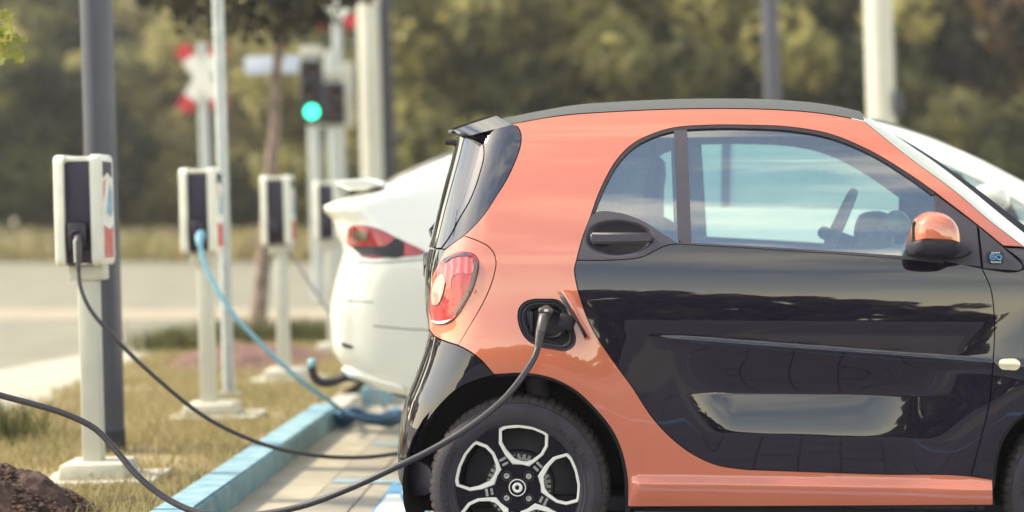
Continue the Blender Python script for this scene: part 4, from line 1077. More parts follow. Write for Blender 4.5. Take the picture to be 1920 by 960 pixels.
# windscreen and its edge
apx = SM.sz(catmull(ap_top, 8)); ap3 = SM.P(apx[:, 0], apx[:, 1])
sheen_px = catmull([(1626, 226), (1742, 296.5), (1817, 353), (1921, 438)], 8); seal_px = catmull([(1630, 224.5), (1742, 291), (1817, 343), (1921, 423)], 8)
t3 = np.array([SM.A(p[0], p[1], -.50) for p in sheen_px]); s3 = np.array([SM.A(p[0], p[1], -.48) for p in seal_px])
def resamp(c, n=40):
    c = np.array(c); d = np.concatenate([[0], np.cumsum(np.linalg.norm(np.diff(c, axis=0), axis=1))]); t = np.linspace(0, d[-1], n)
    return np.stack([np.interp(t, d, c[:, i]) for i in range(3)], 1)
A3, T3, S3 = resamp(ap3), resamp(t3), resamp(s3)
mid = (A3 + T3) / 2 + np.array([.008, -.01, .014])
loft('pillar_edge', [A3, mid, T3], 'sheen_cream', car, count=40, mirror=False, smooth=60)  # rounded pillar edge, coloured cream in place of reflected sky
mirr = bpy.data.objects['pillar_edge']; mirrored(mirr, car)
W0 = S3 + np.array([-.004, .012, -.004]); cur = [W0]
for k in (0.3, 0.6, 1.0): cur.append(np.stack([W0[:, 0] + .0 * k, W0[:, 1] * (1 - k), W0[:, 2] + .004 * k], 1))
wsc = loft('windscreen', cur, 'side_glass', car, count=40)
sl_ = loft('windscreen_seal', [T3, S3, W0], 'rubber', wsc, count=40, mirror=False); mirrored(sl_, wsc)
# bonnet and nose
wt = SM.sz(catmull([(1883, 464), (1921, 466), (2000, 500), (2100, 545), (2180, 590)], 10)); w3 = resamp(SM.P(wt[:, 0], wt[:, 1]), 30)
cur = [w3]
for k in (0.25, 0.6, 1.0): cur.append(np.stack([w3[:, 0] + .13 * (1 - (1 - k) ** 2), w3[:, 1] * (1 - k), w3[:, 2] + .06 * (1 - (1 - k) ** 2)], 1))
loft('bonnet', cur, 'black_paint', car, count=30)
xe = float(w3[-1][0])
cur = []
for z, dx in ((float(w3[-1][2]), 0), (.72, .05), (.55, .09), (.38, .10), (.2, .06)):
    cur.append([(xe + dx * .2 - .02 if a > .75 else xe + dx + .16 * (1 - (a / .82) ** 2), -a, z) for a in np.linspace(float(-w3[-1][1]) , 0, 12)])
loft('front_bumper', [np.array([c[i] for c in cur]) for i in range(12)], 'black_paint', car, count=20)
# inner shell behind the skin, floor and wheel houses
shellz = backing(SM, 'inner_shell', [quarter, door_poly, hp_poly, bp, sail, tri, wing, tlp, qgl], car, holes=[port])
lining = backing(SM, 'inner_trim', [quarter, bp], car, mat='interior_light', off=-0.034, grow=0.004, holes=[port])
dtrim = backing(SM, 'door_trim', [door_poly], car, mat='interior', off=-0.05, grow=0.0)
mirrored(lining, car); mirrored(dtrim, car)
for o in (q_panel, door, wng, bpil, shellz, ftri, lamp_panel): mirrored(o, car, None)
mirrored(dwin, car, 'far_glass'); mirrored(qwin, car, 'far_glass')
for o in list(tl.children): mirrored(o, tl)
fx1 = xe - 0.05
B().box(((fx1 - 0.25) / 2, 0, .245), (fx1 + .25, 1.44, .05), .01).obj('floor_pan', 'shell', car)
b = B()
b.box((lx(1520), 0, .262), (1.10, 1.52, .03), .008); b.obj('skid_plate', 'dark_plastic', car)
def wheel_house(cx_, name):
    b = B(); V = []; n = 20; fs = []
    for i in range(n + 1):
        a = R(-20 + 220 * i / n); x, z = cx_ + .385 * math.cos(a), .30 + .385 * math.sin(a)
        V += [(x, -.785, z), (x, -.45, z)]
    for i in range(n): fs.append((2*i, 2*i + 1, 2*i + 3, 2*i + 2))
    b.quads(V, fs, True)
    V2 = [(cx_ + .385 * math.cos(R(-20 + 220 * i / n)), -.45, .30 + .385 * math.sin(R(-20 + 220 * i / n))) for i in range(n + 1)]
    b.quads(V2, [tuple(range(n + 1))])
    return b.obj(name, 'shell', car)
for cx_ in (0.0, WB):
    wh = wheel_house(cx_, 'wheel_house'); mirrored(wh, car)
b = B(); b.tube([(.06, -.62, .36), (.05, -.64, .66)], .028, 10); b.tube([(.06, -.62, .52), (.05, -.64, .66)], .045, 12); b.obj('spring_strut', 'dark_plastic', car, smooth=60)
b = B(); b.box((.36, -.70, .27), (.02, .10, .20), .004); b.obj('mud_flap', 'dark_plastic', car)

# ---------------- wheels
FR_O = [(-34.7, 110.6), (-26.2, 117.2), (0, 120), (28.1, 117.2), (53.4, 106), (59, 101.2), (58.1, 78.7), (48.7, 61.9), (33.7, 48.7), (21.6, 39.6), (8.4, 42.9), (-9.4, 43.1), (-24.4, 61.9), (-35.2, 82.5)]
FR_I = [(-28.6, 106.5), (-19.5, 110.6), (3, 112.6), (29, 109.4), (47, 102.4), (52, 99.5), (51.4, 80.4), (43.0, 65.2), (26.8, 53.2), (17, 50.4), (8.4, 50.4), (-4.4, 54.8), (-20.2, 71.5), (-28.5, 86.0)]
K = 1 / 574.0
def rot2(p, a): c, s_ = math.cos(a), math.sin(a); return (p[0] * c - p[1] * s_, p[0] * s_ + p[1] * c)
def make_wheel():
    wv = empty('wheel'); wv.parent = car
    seg = 132
    # tyre: sidewall profile, then a tread with grooved shoulder blocks; outer side at y = 0 (negative y outward)
    prof = [(.204, .004), (.209, -.006), (.216, -.011), (.2165, -.009), (.228, -.014), (.2285, -.012), (.246, -.016), (.256, -.0155), (.257, -.0135), (.266, -.012), (.274, -.006), (.2765, -.0045), (.2805, .004)]
    tw = [(.2895, .012), (.2955, .021), (.2985, .034), (.3000, .075), (.2990, .13), (.295, .165), (.285, .18), (.25, .19), (.20, .18)]
    b = B(); rings = []
    for (r, y) in prof: rings.append([b.bm.verts.new((r * math.cos(2*math.pi*k/seg), y, r * math.sin(2*math.pi*k/seg))) for k in range(seg)])
    for i in range(len(prof) - 1):
        for k in range(seg):
            f = b.bm.faces.new((rings[i][k], rings[i+1][k], rings[i+1][(k+1) % seg], rings[i][(k+1) % seg])); f.smooth = True
    ty = b.obj('tyre', 'tyre', wv, smooth=28)
    b = B(); rings = []; allp = [prof[-1]] + tw; sg2 = 264
    for i, (r, y) in enumerate(allp):
        ring = []
        for k in range(sg2):
            g = 1.0 if (k % 4) else 0.0
            dr = 0 if i in (0, len(allp) - 1, len(allp) - 2) else (-.0050 * (1 - g))
            a = 2 * math.pi * (k + (.5 if i > 3 else 0)) / sg2
            ring.append(b.bm.verts.new(((r + dr) * math.cos(a), y, (r + dr) * math.sin(a))))
        rings.append(ring)
    for i in range(len(allp) - 1):
        for k in range(sg2): b.bm.faces.new((rings[i][k], rings[i+1][k], rings[i+1][(k+1) % sg2], rings[i][(k+1) % sg2]))
    b.obj('tread', 'tread', ty, smooth=30)
    bm = bmesh.new()
    def ring_text(word, mid_deg, rad, size, space):
        n = len(word)
        for i, ch in enumerate(word):
            if ch == ' ': continue
            a = R(mid_deg + (i - (n - 1) / 2) * space * -1)
            me = text_mesh(ch, size, .0012); M = Matrix.Rotation(-(a - R(90)), 4, 'Y') @ Matrix.Translation((0, -.0150, rad)) @ Matrix.Rotation(R(90), 4, 'X')
            me.transform(M); bm.from_mesh(me); bpy.data.meshes.remove(me)
    ring_text('ALL SEASONS', 174, .2405, .031, 5.2)
    ring_text('185/60 R15', 38, .2405, .024, 4.2)
    me = bpy.data.meshes.new('lettering'); bm.to_mesh(me); bm.free(); me.materials.append(MATS['shell'])
    link(bpy.data.objects.new('lettering', me), ty)
    # rim
    rim = B().lathe([(.2115, .010), (.2125, -.003), (.2095, -.0055), (.2065, -.002), (.204, .010), (.196, .03), (.19, .10), (.19, .15)], seg=96).obj('rim', 'rim_black', wv, smooth=40)
    B().lathe([(.2128, -.0035), (.2120, -.0050), (.2110, -.0050)], seg=96).obj('rim_edge', 'silver', rim)
    # spider: black web between the openings
    C = (8.0 * K, 80 * K)
    web = B()
    ringo = [(.205 * math.cos(a), .205 * math.sin(a)) for a in [2 * math.pi * k / 120 for k in range(120)]]
    op = []
    for q in range(5):
        op.append([rot2((p[0] * K * 1.0, p[1] * K), -2 * math.pi * q / 5) for p in FR_I])
    pts = [Vector(p) for p in ringo]; ed = [(i, (i + 1) % 120) for i in range(120)]
    for pl in op:
        o0 = len(pts); pts += [Vector(p) for p in pl]; ed += [(o0 + i, o0 + (i + 1) % len(pl)) for i in range(len(pl))]
    for rr in (.035, .06, .075):
        pts += [Vector((rr * math.cos(a), rr * math.sin(a))) for a in [2 * math.pi * k / 30 for k in range(30)]]
    vo, eo, fo, *_ = delaunay_2d_cdt(pts, ed, [], 0, 1e-7)
    cen = np.array([np.mean([(vo[i].x, vo[i].y) for i in f], axis=0) for f in fo]); keep = np.ones(len(fo), bool)
    for pl in op: keep &= ~inside(cen, pl)
    def dish(r): return .016 - .012 * float(sstep(.05, .20, r)) + .0
    vsv = [(v.x, dish(v.length), v.y) for v in vo]
    web.quads(vsv, [tuple(f) for f, k in zip(fo, keep) if k], True)
    for pl in op:
        n = len(pl); V = [(p[0], dish(math.hypot(*p)), p[1]) for p in pl] + [(p[0] * .985, .045, p[1] * .985) for p in pl]
        web.quads(V, [(i, (i+1) % n, n + (i+1) % n, n + i) for i in range(n)], False)
    web.obj('spoke_web', 'rim_black', rim, smooth=30)
    for q in range(5):
        oo = [rot2((p[0] * K, p[1] * K), -2 * math.pi * q / 5) for p in FR_O]; ii = [rot2((p[0] * K, p[1] * K), -2 * math.pi * q / 5) for p in FR_I]
        b = B(); n = len(oo)
        V = [(p[0], dish(math.hypot(*p)) - .003, p[1]) for p in oo] + [(p[0], dish(math.hypot(*p)) - .0065, p[1]) for p in [( (o[0]*.8+i_[0]*.2), (o[1]*.8+i_[1]*.2)) for o, i_ in zip(oo, ii)]] \
            + [(p[0], dish(math.hypot(*p)) - .0060, p[1]) for p in [((o[0]*.15+i_[0]*.85), (o[1]*.15+i_[1]*.85)) for o, i_ in zip(oo, ii)]] + [(p[0], dish(math.hypot(*p)) + .004, p[1]) for p in ii] + [(p[0], dish(math.hypot(*p)) + .004, p[1]) for p in oo]
        fs = []
        for a_, b_ in ((4, 0), (0, 1), (1, 2), (2, 3)):
            fs += [(a_*n + i, a_*n + (i+1) % n, b_*n + (i+1) % n, b_*n + i) for i in range(n)]
        b.quads(V, fs); b.obj('spoke_frame', 'silver', rim, smooth=30)
    # brake drum behind with cooling fins
    dr = B().lathe([(.001, .055), (.112, .055), (.116, .06), (.116, .10), (.185, .11), (.19, .12)], seg=60).obj('brake_drum', 'dark_plastic', wv, smooth=40)
    b = B()
    for q in range(36):
        a = 2 * math.pi * q / 36; M = Matrix.Rotation(-a, 4, 'Y') @ Matrix.Translation((.098, .050, 0))
        t = bmesh.new(); bmesh.ops.create_cube(t, size=1.0)
        for v in t.verts: v.co = Vector((v.co.x * .016, v.co.y * .012, v.co.z * .010))
        b.add(t, M)
    b.lathe([(.094, .052), (.094, .046), (.084, .046), (.084, .052)], seg=60); b.obj('drum_fins', 'steel', dr)
    for q in range(5):
        a = R(46 - 72 * q)
        for rr, ln_ in ((.087, .022), (.104, .026)):
            t = bmesh.new(); bmesh.ops.create_cube(t, size=1.0)
            for v in t.verts: v.co = Vector((v.co.x * .009, v.co.y * .004, v.co.z * ln_))
            bmesh.ops.bevel(t, geom=t.edges[:], offset=.0015, segments=1, affect='EDGES')
            B().add(t, Matrix.Rotation(-a, 4, 'Y') @ Matrix.Translation((rr, dish(rr) - .0018, .0))).obj('web_insert', 'steel', rim)
    hub = B().lathe([(.0001, .006), (.030, .006), (.034, .008), (.036, .018)], seg=40).obj('hub_cap', 'rim_black', rim, smooth=40)
    B().lathe([(.0285, .0055), (.0282, .0040), (.0255, .0040), (.0252, .0055)], seg=40).obj('emblem_ring', 'silver', hub)
    B().lathe([(.0168, .0055), (.0165, .0035), (.0078, .0035), (.0075, .0055)], seg=40).obj('emblem', 'silver', hub)
    b = B(); b.prism([(.006, .006), (.0165, 0.0), (.006, -.006)], .0030, .0055); b.obj('emblem_arrow', 'silver', hub)
    for q in range(4):
        a = R(45 + 90 * q); c = (.0515 * math.cos(a), dish(.05), .0515 * math.sin(a))
        bo = B().lathe([(.0185, .002), (.0175, -.004), (.0150, -.004), (.0138, .004)], c, 20).obj('bolt_seat', 'dark_plastic', rim, smooth=40)
        b = B(); b.lathe([(.0001, -.002), (.0045, -.002), (.005, -.007), (.0095, -.006), (.0112, .004)], c, 12); b.obj('wheel_bolt', 'steel', bo)
    return wv
wh = make_wheel(); wh.location = (0, -TY, .302)
for (x, sy) in ((WB, -1), (0.0, 1), (WB, 1)):
    c = copy_tree(wh, car); c.location = (x, sy * TY, .302); c.scale = (1, 1 if sy < 0 else -1, 1)
    if x > 0 and sy < 0: c.rotation_euler = (0, R(23), 0)

# ---------------- charge port and its flap
pk = empty('charge_port'); pk.parent = car
pcen = SM.P1(1026, 608); 
def port_ring(k, dep): 
    p = np.array(port); c = p.mean(0); q = c + (p - c) * k; P3 = SM.P(q[:, 0], q[:, 1]); N3 = SM.nrm(q[:, 0], q[:, 1]); return P3 - N3 * dep
def ringmesh(name, spec, mat, cap=False):
    b = B(); R3 = [port_ring(k, d_) for k, d_ in spec]; n = len(R3[0]); V = [tuple(p) for r_ in R3 for p in r_]
    fs = [(a*n + i, a*n + (i+1) % n, (a+1)*n + (i+1) % n, (a+1)*n + i) for a in range(len(R3) - 1) for i in range(n)]
    if cap: fs.append(tuple(range((len(R3)-1)*n, len(R3)*n)))
    b.quads(V, fs, True); return b.obj(name, mat, pk, smooth=35)
ringmesh('port_bowl', [(1.0, 0.002), (.985, .006), (.93, .006), (.92, .016), (.88, .016), (.87, .010), (.82, .010), (.81, .022), (.76, .024), (.72, .050), (.70, .055)], 'dark_plastic', True)
inl = B(); c0 = np.array(pcen) + np.array([.012, .045, .0])
inl.lathe([(.048, 0), (.048, -.028), (.044, -.032), (.040, -.028), (.039, -.006), (.0001, -.006)], tuple(c0), 36); inl.obj('inlet', 'dark_plastic', pk, smooth=40)
b = B(); b.box(tuple(np.array(SM.P1(995, 604)) + np.array([0, .03, 0])), (.012, .03, .07), .003); b.box(tuple(np.array(SM.P1(990, 598)) + np.array([0, .035, 0])), (.012, .03, .05), .003)
b.box(tuple(np.array(SM.P1(1054, 617)) + np.array([0, .03, 0])), (.010, .03, .03), .003); b.obj('latch', 'dark_plastic', pk, smooth=40)
# flap: stands open, hinged on its right
fA, fB = SM.P1(1060, 544, .010), SM.P1(1111, 632, .004)
hx = Vector(fB - fA); hl = hx.length; hx.normalize(); outv = Vector((0.055, -1, 0.0)); outv = (outv - hx * outv.dot(hx)).normalized(); nv = hx.cross(outv).normalized()
def flap_mesh(name, mat, t0, t1, k, par):
    b = B(); V = []; n = 24; prof = []
    for i in range(n):
        a = 2 * math.pi * i / n; c_, s_ = math.cos(a), math.sin(a)
        u = .5 + .5 * k * math.copysign(abs(c_) ** .55, c_); vv = .5 + .5 * k * math.copysign(abs(s_) ** .55, s_); prof.append((u, vv))
    for tt in (t0, t1):
        for u, vv in prof: V.append(tuple(Vector(fA) + hx * (u * hl) + outv * (vv * .115 - .004) + nv * (tt + .006 * math.sin(vv * math.pi))))
    b.quads(V, [tuple(range(n)), tuple(range(n, 2*n))] + [(i, (i+1) % n, n + (i+1) % n, n + i) for i in range(n)]); return b.obj(name, mat, par, smooth=40)
fl = flap_mesh('flap', 'coral', 0.0, .005, 1.0, pk)
# decide which way is inside (towards the opening)
mid_f = Vector(fA) + hx * hl * .5; sgn = 1 if (Vector(pcen) - mid_f).dot(nv) > 0 else -1
flap_mesh('flap_liner', 'dark_plastic', sgn * .006 if sgn > 0 else -.004, sgn * .014 if sgn > 0 else -.012, .93, fl)
b = B(); h0 = np.array(SM.P1(1052, 600)); h1 = np.array(SM.P1(1080, 606))
b.box(tuple((h0 + h1) / 2 + np.array([-.006, -.012, 0])), (.052, .035, .050), .008, rot=Matrix.Rotation(R(18), 4, 'Y')); b.obj('hinge_arm', 'dark_plastic', pk, smooth=40)
b = B(); b.tube([SM.P1(1054, 556, .02), SM.P1(1064, 572, .03), SM.P1(1076, 592, .03)], [.006, .0065, .007], 10); b.obj('cap_strap', 'plug_grey', pk, smooth=50)

# ---------------- wing mirror
mir = empty('mirror'); mir.parent = car
YM = -0.93
def MA(px, py, y=YM): p = SM.A(px, py, y); return (p[0], p[2])
cap_o = [MA(*p) for p in catmull([(1714, 450.5), (1713, 432), (1719, 412), (1735, 400), (1756, 397.5), (1777, 404), (1792, 418), (1799.5, 436), (1801, 455)], 4)]
low_o = [MA(*p) for p in catmull([(1801, 456), (1758, 453), (1714, 451.5), (1707.5, 455), (1707, 468), (1711, 477), (1728, 483), (1760, 485), (1786, 481), (1801, 472)], 4)]
allc = ((MA(1757, 440)))
B().pillow(cap_o, [-.78, -.80, -.86, -.93, -.965, -.985, -.995], [.90, 1.0, 1.03, 1.0, .93, .80, .55], c=allc).obj('mirror_cap', 'coral', mir, smooth=60)
B().pillow(low_o, [-.79, -.80, -.86, -.93, -.96, -.98, -.988], [.95, 1.0, 1.02, .995, .93, .80, .5], c=allc).obj('mirror_housing', 'dark_plastic', mir, smooth=60)
arm_o = [MA(*p, -.84) for p in catmull([(1770, 458), (1800, 456), (1822, 464), (1823, 472), (1812, 480), (1790, 486), (1765, 487)], 4)]
B().pillow(arm_o, [-.70, -.78, -.85, -.875, -.885], [1.05, 1.0, 1.0, .9, .7]).obj('mirror_arm', 'dark_plastic', mir, smooth=60)
glo = [MA(*p, -.90) for p in catmull([(1713, 402), (1713, 470), (1706, 470), (1706, 420)], 4)]
b = B(); c = MA(1707, 445, -.89)
t = bmesh.new(); bmesh.ops.create_cube(t, size=1.0)
for v in t.verts: v.co = Vector((v.co.x * .012, v.co.y * .15, v.co.z * .105))
bmesh.ops.bevel(t, geom=t.edges[:], offset=.005, segments=2, affect='EDGES'); b.add(t, Matrix.Translation((c[0] + .014, -.875, c[1])) @ Matrix.Rotation(R(-6), 4, 'Z')); b.obj('mirror_glass', 'mirror', mir, smooth=40)
for o in list(mir.children): mirrored(o, mir)

# ---------------- badge
bc = SM.P1(1866.5, 482.5, .002); bn = SM.nrm(*[np.array([v]) for v in SM.sz([(1866.5, 482.5)])[0]])[0]
Zb = Vector(bn); Xb = Vector((1, 0, 0)); Xb = (Xb - Zb * Xb.dot(Zb)).normalized(); Yb = Zb.cross(Xb)
Mb = Matrix(((Xb.x, Yb.x, Zb.x, bc[0]), (Xb.y, Yb.y, Zb.y, bc[1]), (Xb.z, Yb.z, Zb.z, bc[2]), (0, 0, 0, 1)))
t = bmesh.new(); ot = rrect(.051, .043, .012)
va = [t.verts.new((p[0], p[1], 0)) for p in ot]; vb = [t.verts.new((p[0] * .97, p[1] * .97, .003)) for p in ot]; t.faces.new(vb)
for i in range(len(ot)): t.faces.new((va[i], va[(i+1) % len(ot)], vb[(i+1) % len(ot)], vb[i]))
bd = B().add(t, Mb).obj('badge', 'dark_plastic', ftri)
def btext(s_, size, dy, mat, sx=1.0, dx=0.0):
    from_mesh('lettering', text_mesh(s_, size, .0004), mat, Mb @ Matrix.Translation((dx, dy, .0038)) @ Matrix.Diagonal((sx, 1, 1, 1)), bd)
btext('smart', .0105, .0145, 'badge_white', 1.15); btext('Q', .0235, -.0010, 'badge_blue', 1.12, .0095); btext('fortwo', .0105, -.0165, 'badge_white', 1.05)
b = B()
for dy in (-.0072, -.0002, .0068): b.box((-.0085 + (.001 if dy > -.004 and dy < .004 else 0), dy, .0042), (.0145, .0026, .0012))
b.tube([(-.0150, .0066, .0042), (-.0172, .004, .0042), (-.0178, 0, .0042), (-.0172, -.004, .0042), (-.0150, -.0070, .0042)], .0013, 6)
b.bm.transform(Mb); b.obj('lettering', 'badge_blue', bd)

# ---------------- interior
def prof(pxs, y): return [(lambda p: (p[0], p[2]))(SM.A(a, b_, y)) for a, b_ in pxs]
for yc in (-.36, .36):
    s_ = empty('seat'); s_.parent = car
    bp_ = [(lx(a), lz(c)) for a, c in catmull([(1085, 640), (1105, 520), (1110, 400), (1120, 320), (1150, 275), (1195, 268), (1215, 285), (1212, 340), (1212, 420), (1220, 520), (1215, 640)], 20)]
    B().pillow(bp_, [yc - .25, yc - .22, yc - .1, yc + .1, yc + .22, yc + .25], [.82, .97, 1, 1, .97, .82]).obj('backrest', 'seat_cloth', s_, smooth=60)
    B().box((lx(1330), yc, .50), (.5, .48, .16), .05, seg=3).obj('cushion', 'seat_cloth', s_, smooth=50)
dp = [(lx(a), lz(c)) for a, c in catmull([(1620, 560), (1640, 500), (1680, 478), (1740, 470), (1800, 478), (1880, 492), (1900, 560), (1900, 680), (1640, 680)], 20)]
B().pillow(dp, [-.68, -.66, 0, .66, .68], [.95, 1, 1, 1, .95]).obj('dashboard', 'interior', car, smooth=60)
b = B(); scn = Vector((lx(1585), .36, lz(452)));
M = Matrix.Translation(scn) @ Matrix.Rotation(R(114), 4, 'Y')
pts = [M @ Vector((.185 * math.cos(a), .185 * math.sin(a), 0)) for a in [2*math.pi*k/40 for k in range(41)]]
b.tube(pts, .017, 10, cap=False); b.box(tuple(scn), (.05, .12, .12), .02, rot=Matrix.Rotation(R(114), 4, 'Y'))
for a in (R(90), R(-90), R(0)): b.tube([scn, M @ Vector((.18 * math.cos(a), .18 * math.sin(a), 0))], .013, 8)
b.tube([scn, scn + Vector((.25, 0, -.10))], .03, 10); b.obj('steering_wheel', 'interior', car, smooth=50)
pod = [(lx(a), lz(c)) for a, c in catmull([(1632, 478), (1634, 430), (1645, 404), (1670, 396), (1700, 402), (1712, 430), (1712, 478)], 10)]
B().pillow(pod, [.24, .26, .36, .46, .48], [.85, 1, 1, 1, .85]).obj('instrument_pod', 'interior', car, smooth=60)
b = B(); b.lathe([(.001, 0), (.035, 0), (.045, .02), (.045, .07), (.02, .09)], (lx(1700), -.25, lz(420)), 20); b.obj('air_vent', 'interior_light', car, smooth=50)
# far side inner window frame trim

# ------------------------------------------------------------------ cable feeding the coral car
def PW(px, py, off):            # world point of the car skin under a pixel, lifted off by off
    p = SM.P1(px, py, off); return tuple(np.array(o_w) + SM.f * p[0] + SM.g * p[1] + np.array([0, 0, p[2]]))
cb_pts = [wpx(1009, 650, 6.405), wpx(1003, 668, 6.385), wpx(985, 698, 6.35), wpx(945, 748, 6.30), wpx(885, 797, 6.27), wpx(810, 843, 6.26), wpx(742, 876, 6.26), wpx(650, 918, 6.28), wpx(575, 946, 6.30), wpx(510, 961, 6.32), wpx(430, 968, 6.35), wpx(368, 960, 6.38), wpx(308, 932, 6.42), wpx(255, 889, 6.45), wpx(218, 845, 6.48), wpx(180, 805, 6.5), wpx(130, 779, 6.5), wpx(60, 757, 6.5), wpx(0, 741, 6.5), wpx(-90, 712, 6.45), wpx(-220, 650, 6.4)]
cb = cable('charging_cable', cb_pts, 0.0105, 'cable_grey', 'thick dark cable plugged into the coral car, looping across the foreground', seg=16, step=0.02)
b = B()
g0, g1, g2 = Vector(wpx(1024, 578, 6.44)), Vector(wpx(1019, 600, 6.40)), Vector(wpx(1014, 622, 6.392))
b.tube([Vector(wpx(1026, 590, 6.53)), Vector(wpx(1025, 584, 6.47)), Vector(wpx(1022, 590, 6.425)), g1, g2], [.020, .021, .0205, .0185, .0165], 18)
b.obj('plug', 'plug_grey', cb, smooth=50)
b = B(); q0, q1 = g2 + Vector((0, 0, .004)), Vector(wpx(1009, 651, 6.404)); pts = [q0.lerp(q1, i / 20) for i in range(21)]
b.tube(pts, [(.0165 - .004 * i / 20) * (1.0 if i % 2 else .90) for i in range(21)], 16); b.obj('strain_relief', 'plug_grey', cb, smooth=40)
b = B(); c = Vector(wpx(1024, 582.5, 6.425)); b.box(tuple(c), (.050, .045, .019), .008, seg=3, rot=Matrix.Rotation(R(4), 4, 'Y')); b.obj('plug_latch', 'plug_grey', cb, smooth=50)
b = B(); b.box(tuple(c + Vector((0, -.0235, .0015))), (.013, .003, .008), .001); b.obj('indicator', 'lens_white', cb)

# ------------------------------------------------------------------ white car in the next bay
YT = R(3.5); TO = np.array([(640 - CX) / F * 9.2, 9.2, 0]) + 0.97 * np.array([math.sin(YT), math.cos(YT), 0])
def t_feat(x, z): return -0.012 * (x - 2.2) ** 2 + 0.02 * np.exp(-((z - 1.02) / 0.10) ** 2) * sstep(0.3, 1.2, x)
TS = Surf(TO, YT, [(0.15, .88), (.30, .92), (.5, .955), (.75, .97), (.95, .965), (1.1, .94), (1.22, .905), (1.35, .85), (1.5, .77), (1.62, .68), (1.72, .58), (1.8, .48)], t_feat, 0.34, 2.5, 3.0, 0.72)
TS.set_rear([(900, 262), (846, 285), (770, 318), (716, 346), (660, 366), (616, 378), (622, 415), (630, 440), (641, 465), (635, 490), (624, 530), (617, 570), (617, 620), (625, 665), (650, 695), (690, 722)], -0.5)
wc = empty('white_car', tuple(TO), (0, 0, -YT), label='white saloon car with red tail light parked behind the coral car', cat='car')
def ST(segs, step=9): return TS.sz([tuple(p) for p in chain(segs, step)])
roofl = [(722, 345), (760, 326), (800, 308), (846, 289), (940, 252), (1050, 226), (1180, 210), (1320, 205), (1460, 207), (1560, 214), (1625, 224), (1676, 235), (1723, 251), (1777, 270), (1831, 295), (1885, 322), (1925, 343), (2040, 395), (2130, 425)]
dl_top = [(1020, 290), (1100, 258), (1200, 243), (1320, 238), (1460, 241), (1560, 247), (1650, 264), (1700, 280), (1750, 299), (1790, 317), (1853, 346), (1925, 388), (1990, 425)]
belt_t = [(1990, 425), (1900, 412), (1700, 396), (1500, 390), (1300, 387), (1120, 380), (1020, 372)]
lampT = [(654, 428), (668, 423), (697, 426), (718, 433), (735, 442), (770, 459), (797, 473), (740, 481), (676, 479), (664, 466), (650, 457), (652, 440)]
low = [(2130, 800), (1600, 790), (1100, 775), (760, 742), (700, 726), (645, 695), (628, 668)]
body_out = [[(722, 345), (760, 326), (800, 308), (846, 289), (940, 252), (1050, 226), (1180, 210), (1320, 205), (1460, 207), (1560, 214), (1625, 224), (1723, 251), (1831, 295), (1925, 343), (2040, 395), (2130, 425)], [(2130, 425), (2130, 800)], low]
BO = [tuple(p) for sgm in body_out for p in TS.sz([tuple(q) for q in catmull(sgm, 9)])[:-1]]
zt = TS.sz([(628, 668)])[0]; HPT = math.pi / 2
clT = [(float(TS.xr(z)) + TS.Rx - TS.kap * HPT, z) for z in np.linspace(zt[1], 1.235, 26)]
top0 = BO[0]
bo = BO + rearline((zt[0], zt[1]), clT[0], 8) + clT + rearline(clT[-1], top0, 8)
lampZ = TS.sz([tuple(p) for p in catmull(lampT, 6, True)]); winZ = TS.sz([tuple(p) for p in chain([dl_top, belt_t, [(1020, 372), (1020, 290)]], 9)])
wb = panel(TS, 'body_shell', bo, 'white_paint', wc, grid=0.03, holes=[lampZ, winZ], mirror=True)
tw_ = panel(TS, 'side_window', winZ, 'tesla_glass', wc, grid=0.05, off=-0.006, flange=0.004, gap=-0.002, edge=False); mirrored(tw_, wc)
tlz = empty('tail_light'); tlz.parent = wc
panel(TS, 'lens', lampZ, 'lens_red', tlz, grid=0.02, off=0.002, flange=0.01, gap=0.001)
panel(TS, 'dark_lens', TS.sz([tuple(p) for p in catmull([(664, 463), (690, 462), (730, 458), (742, 447), (758, 457), (757, 478), (700, 479), (678, 477)], 5, True)]), 'charger_dark', tlz, grid=0.02, off=0.009, flange=0.006, gap=0)
panel(TS, 'clear_lens', TS.sz([tuple(p) for p in catmull([(664, 437), (680, 433), (690, 438), (692, 447), (682, 451), (668, 449)], 5, True)]), 'bronze', tlz, grid=0.02, off=0.010, flange=0.006, gap=0)
panel(TS, 'red_tip', TS.sz([tuple(p) for p in catmull([(760, 459), (775, 463), (794, 473), (760, 478)], 5, True)]), 'lens_red', tlz, grid=0.02, off=0.009, flange=0.006, gap=0)
for o in list(tlz.children): mirrored(o, tlz)
tz = TS.sz([tuple(p) for p in catmull(roofl, 9)]); t3 = resamp(TS.P(tz[:, 0], tz[:, 1]), 80)
cur = [t3 + np.array([0, 0, 0.003])]
for k in (0.04, 0.12, 0.3, 0.6, 1.0): cur.append(np.stack([t3[:, 0], t3[:, 1] * (1 - k), t3[:, 2] + 0.045 * (1 - (1 - k) ** 2.5)], 1))
loft('glass_roof', cur, 'bronze', wc, count=80)
# sash strips between door glass
for a, c in (((1362, 240), (1360, 388)), ((1230, 240), (1225, 384)), ((1795, 319), (1830, 408)), ((1880, 360), (1905, 414))):
    panel(TS, 'window_sash', ST([[(a[0] - 9, a[1]), (a[0] + 9, a[1] + (8 if a[0] > 1700 else 0))], [(a[0] + 9, a[1] + (8 if a[0] > 1700 else 0)), (c[0] + 9, c[1])], [(c[0] + 9, c[1]), (c[0] - 9, c[1])], [(c[0] - 9, c[1]), (a[0] - 9, a[1])]]), 'piano', wc, grid=0.04, off=0.002, flange=0.004)
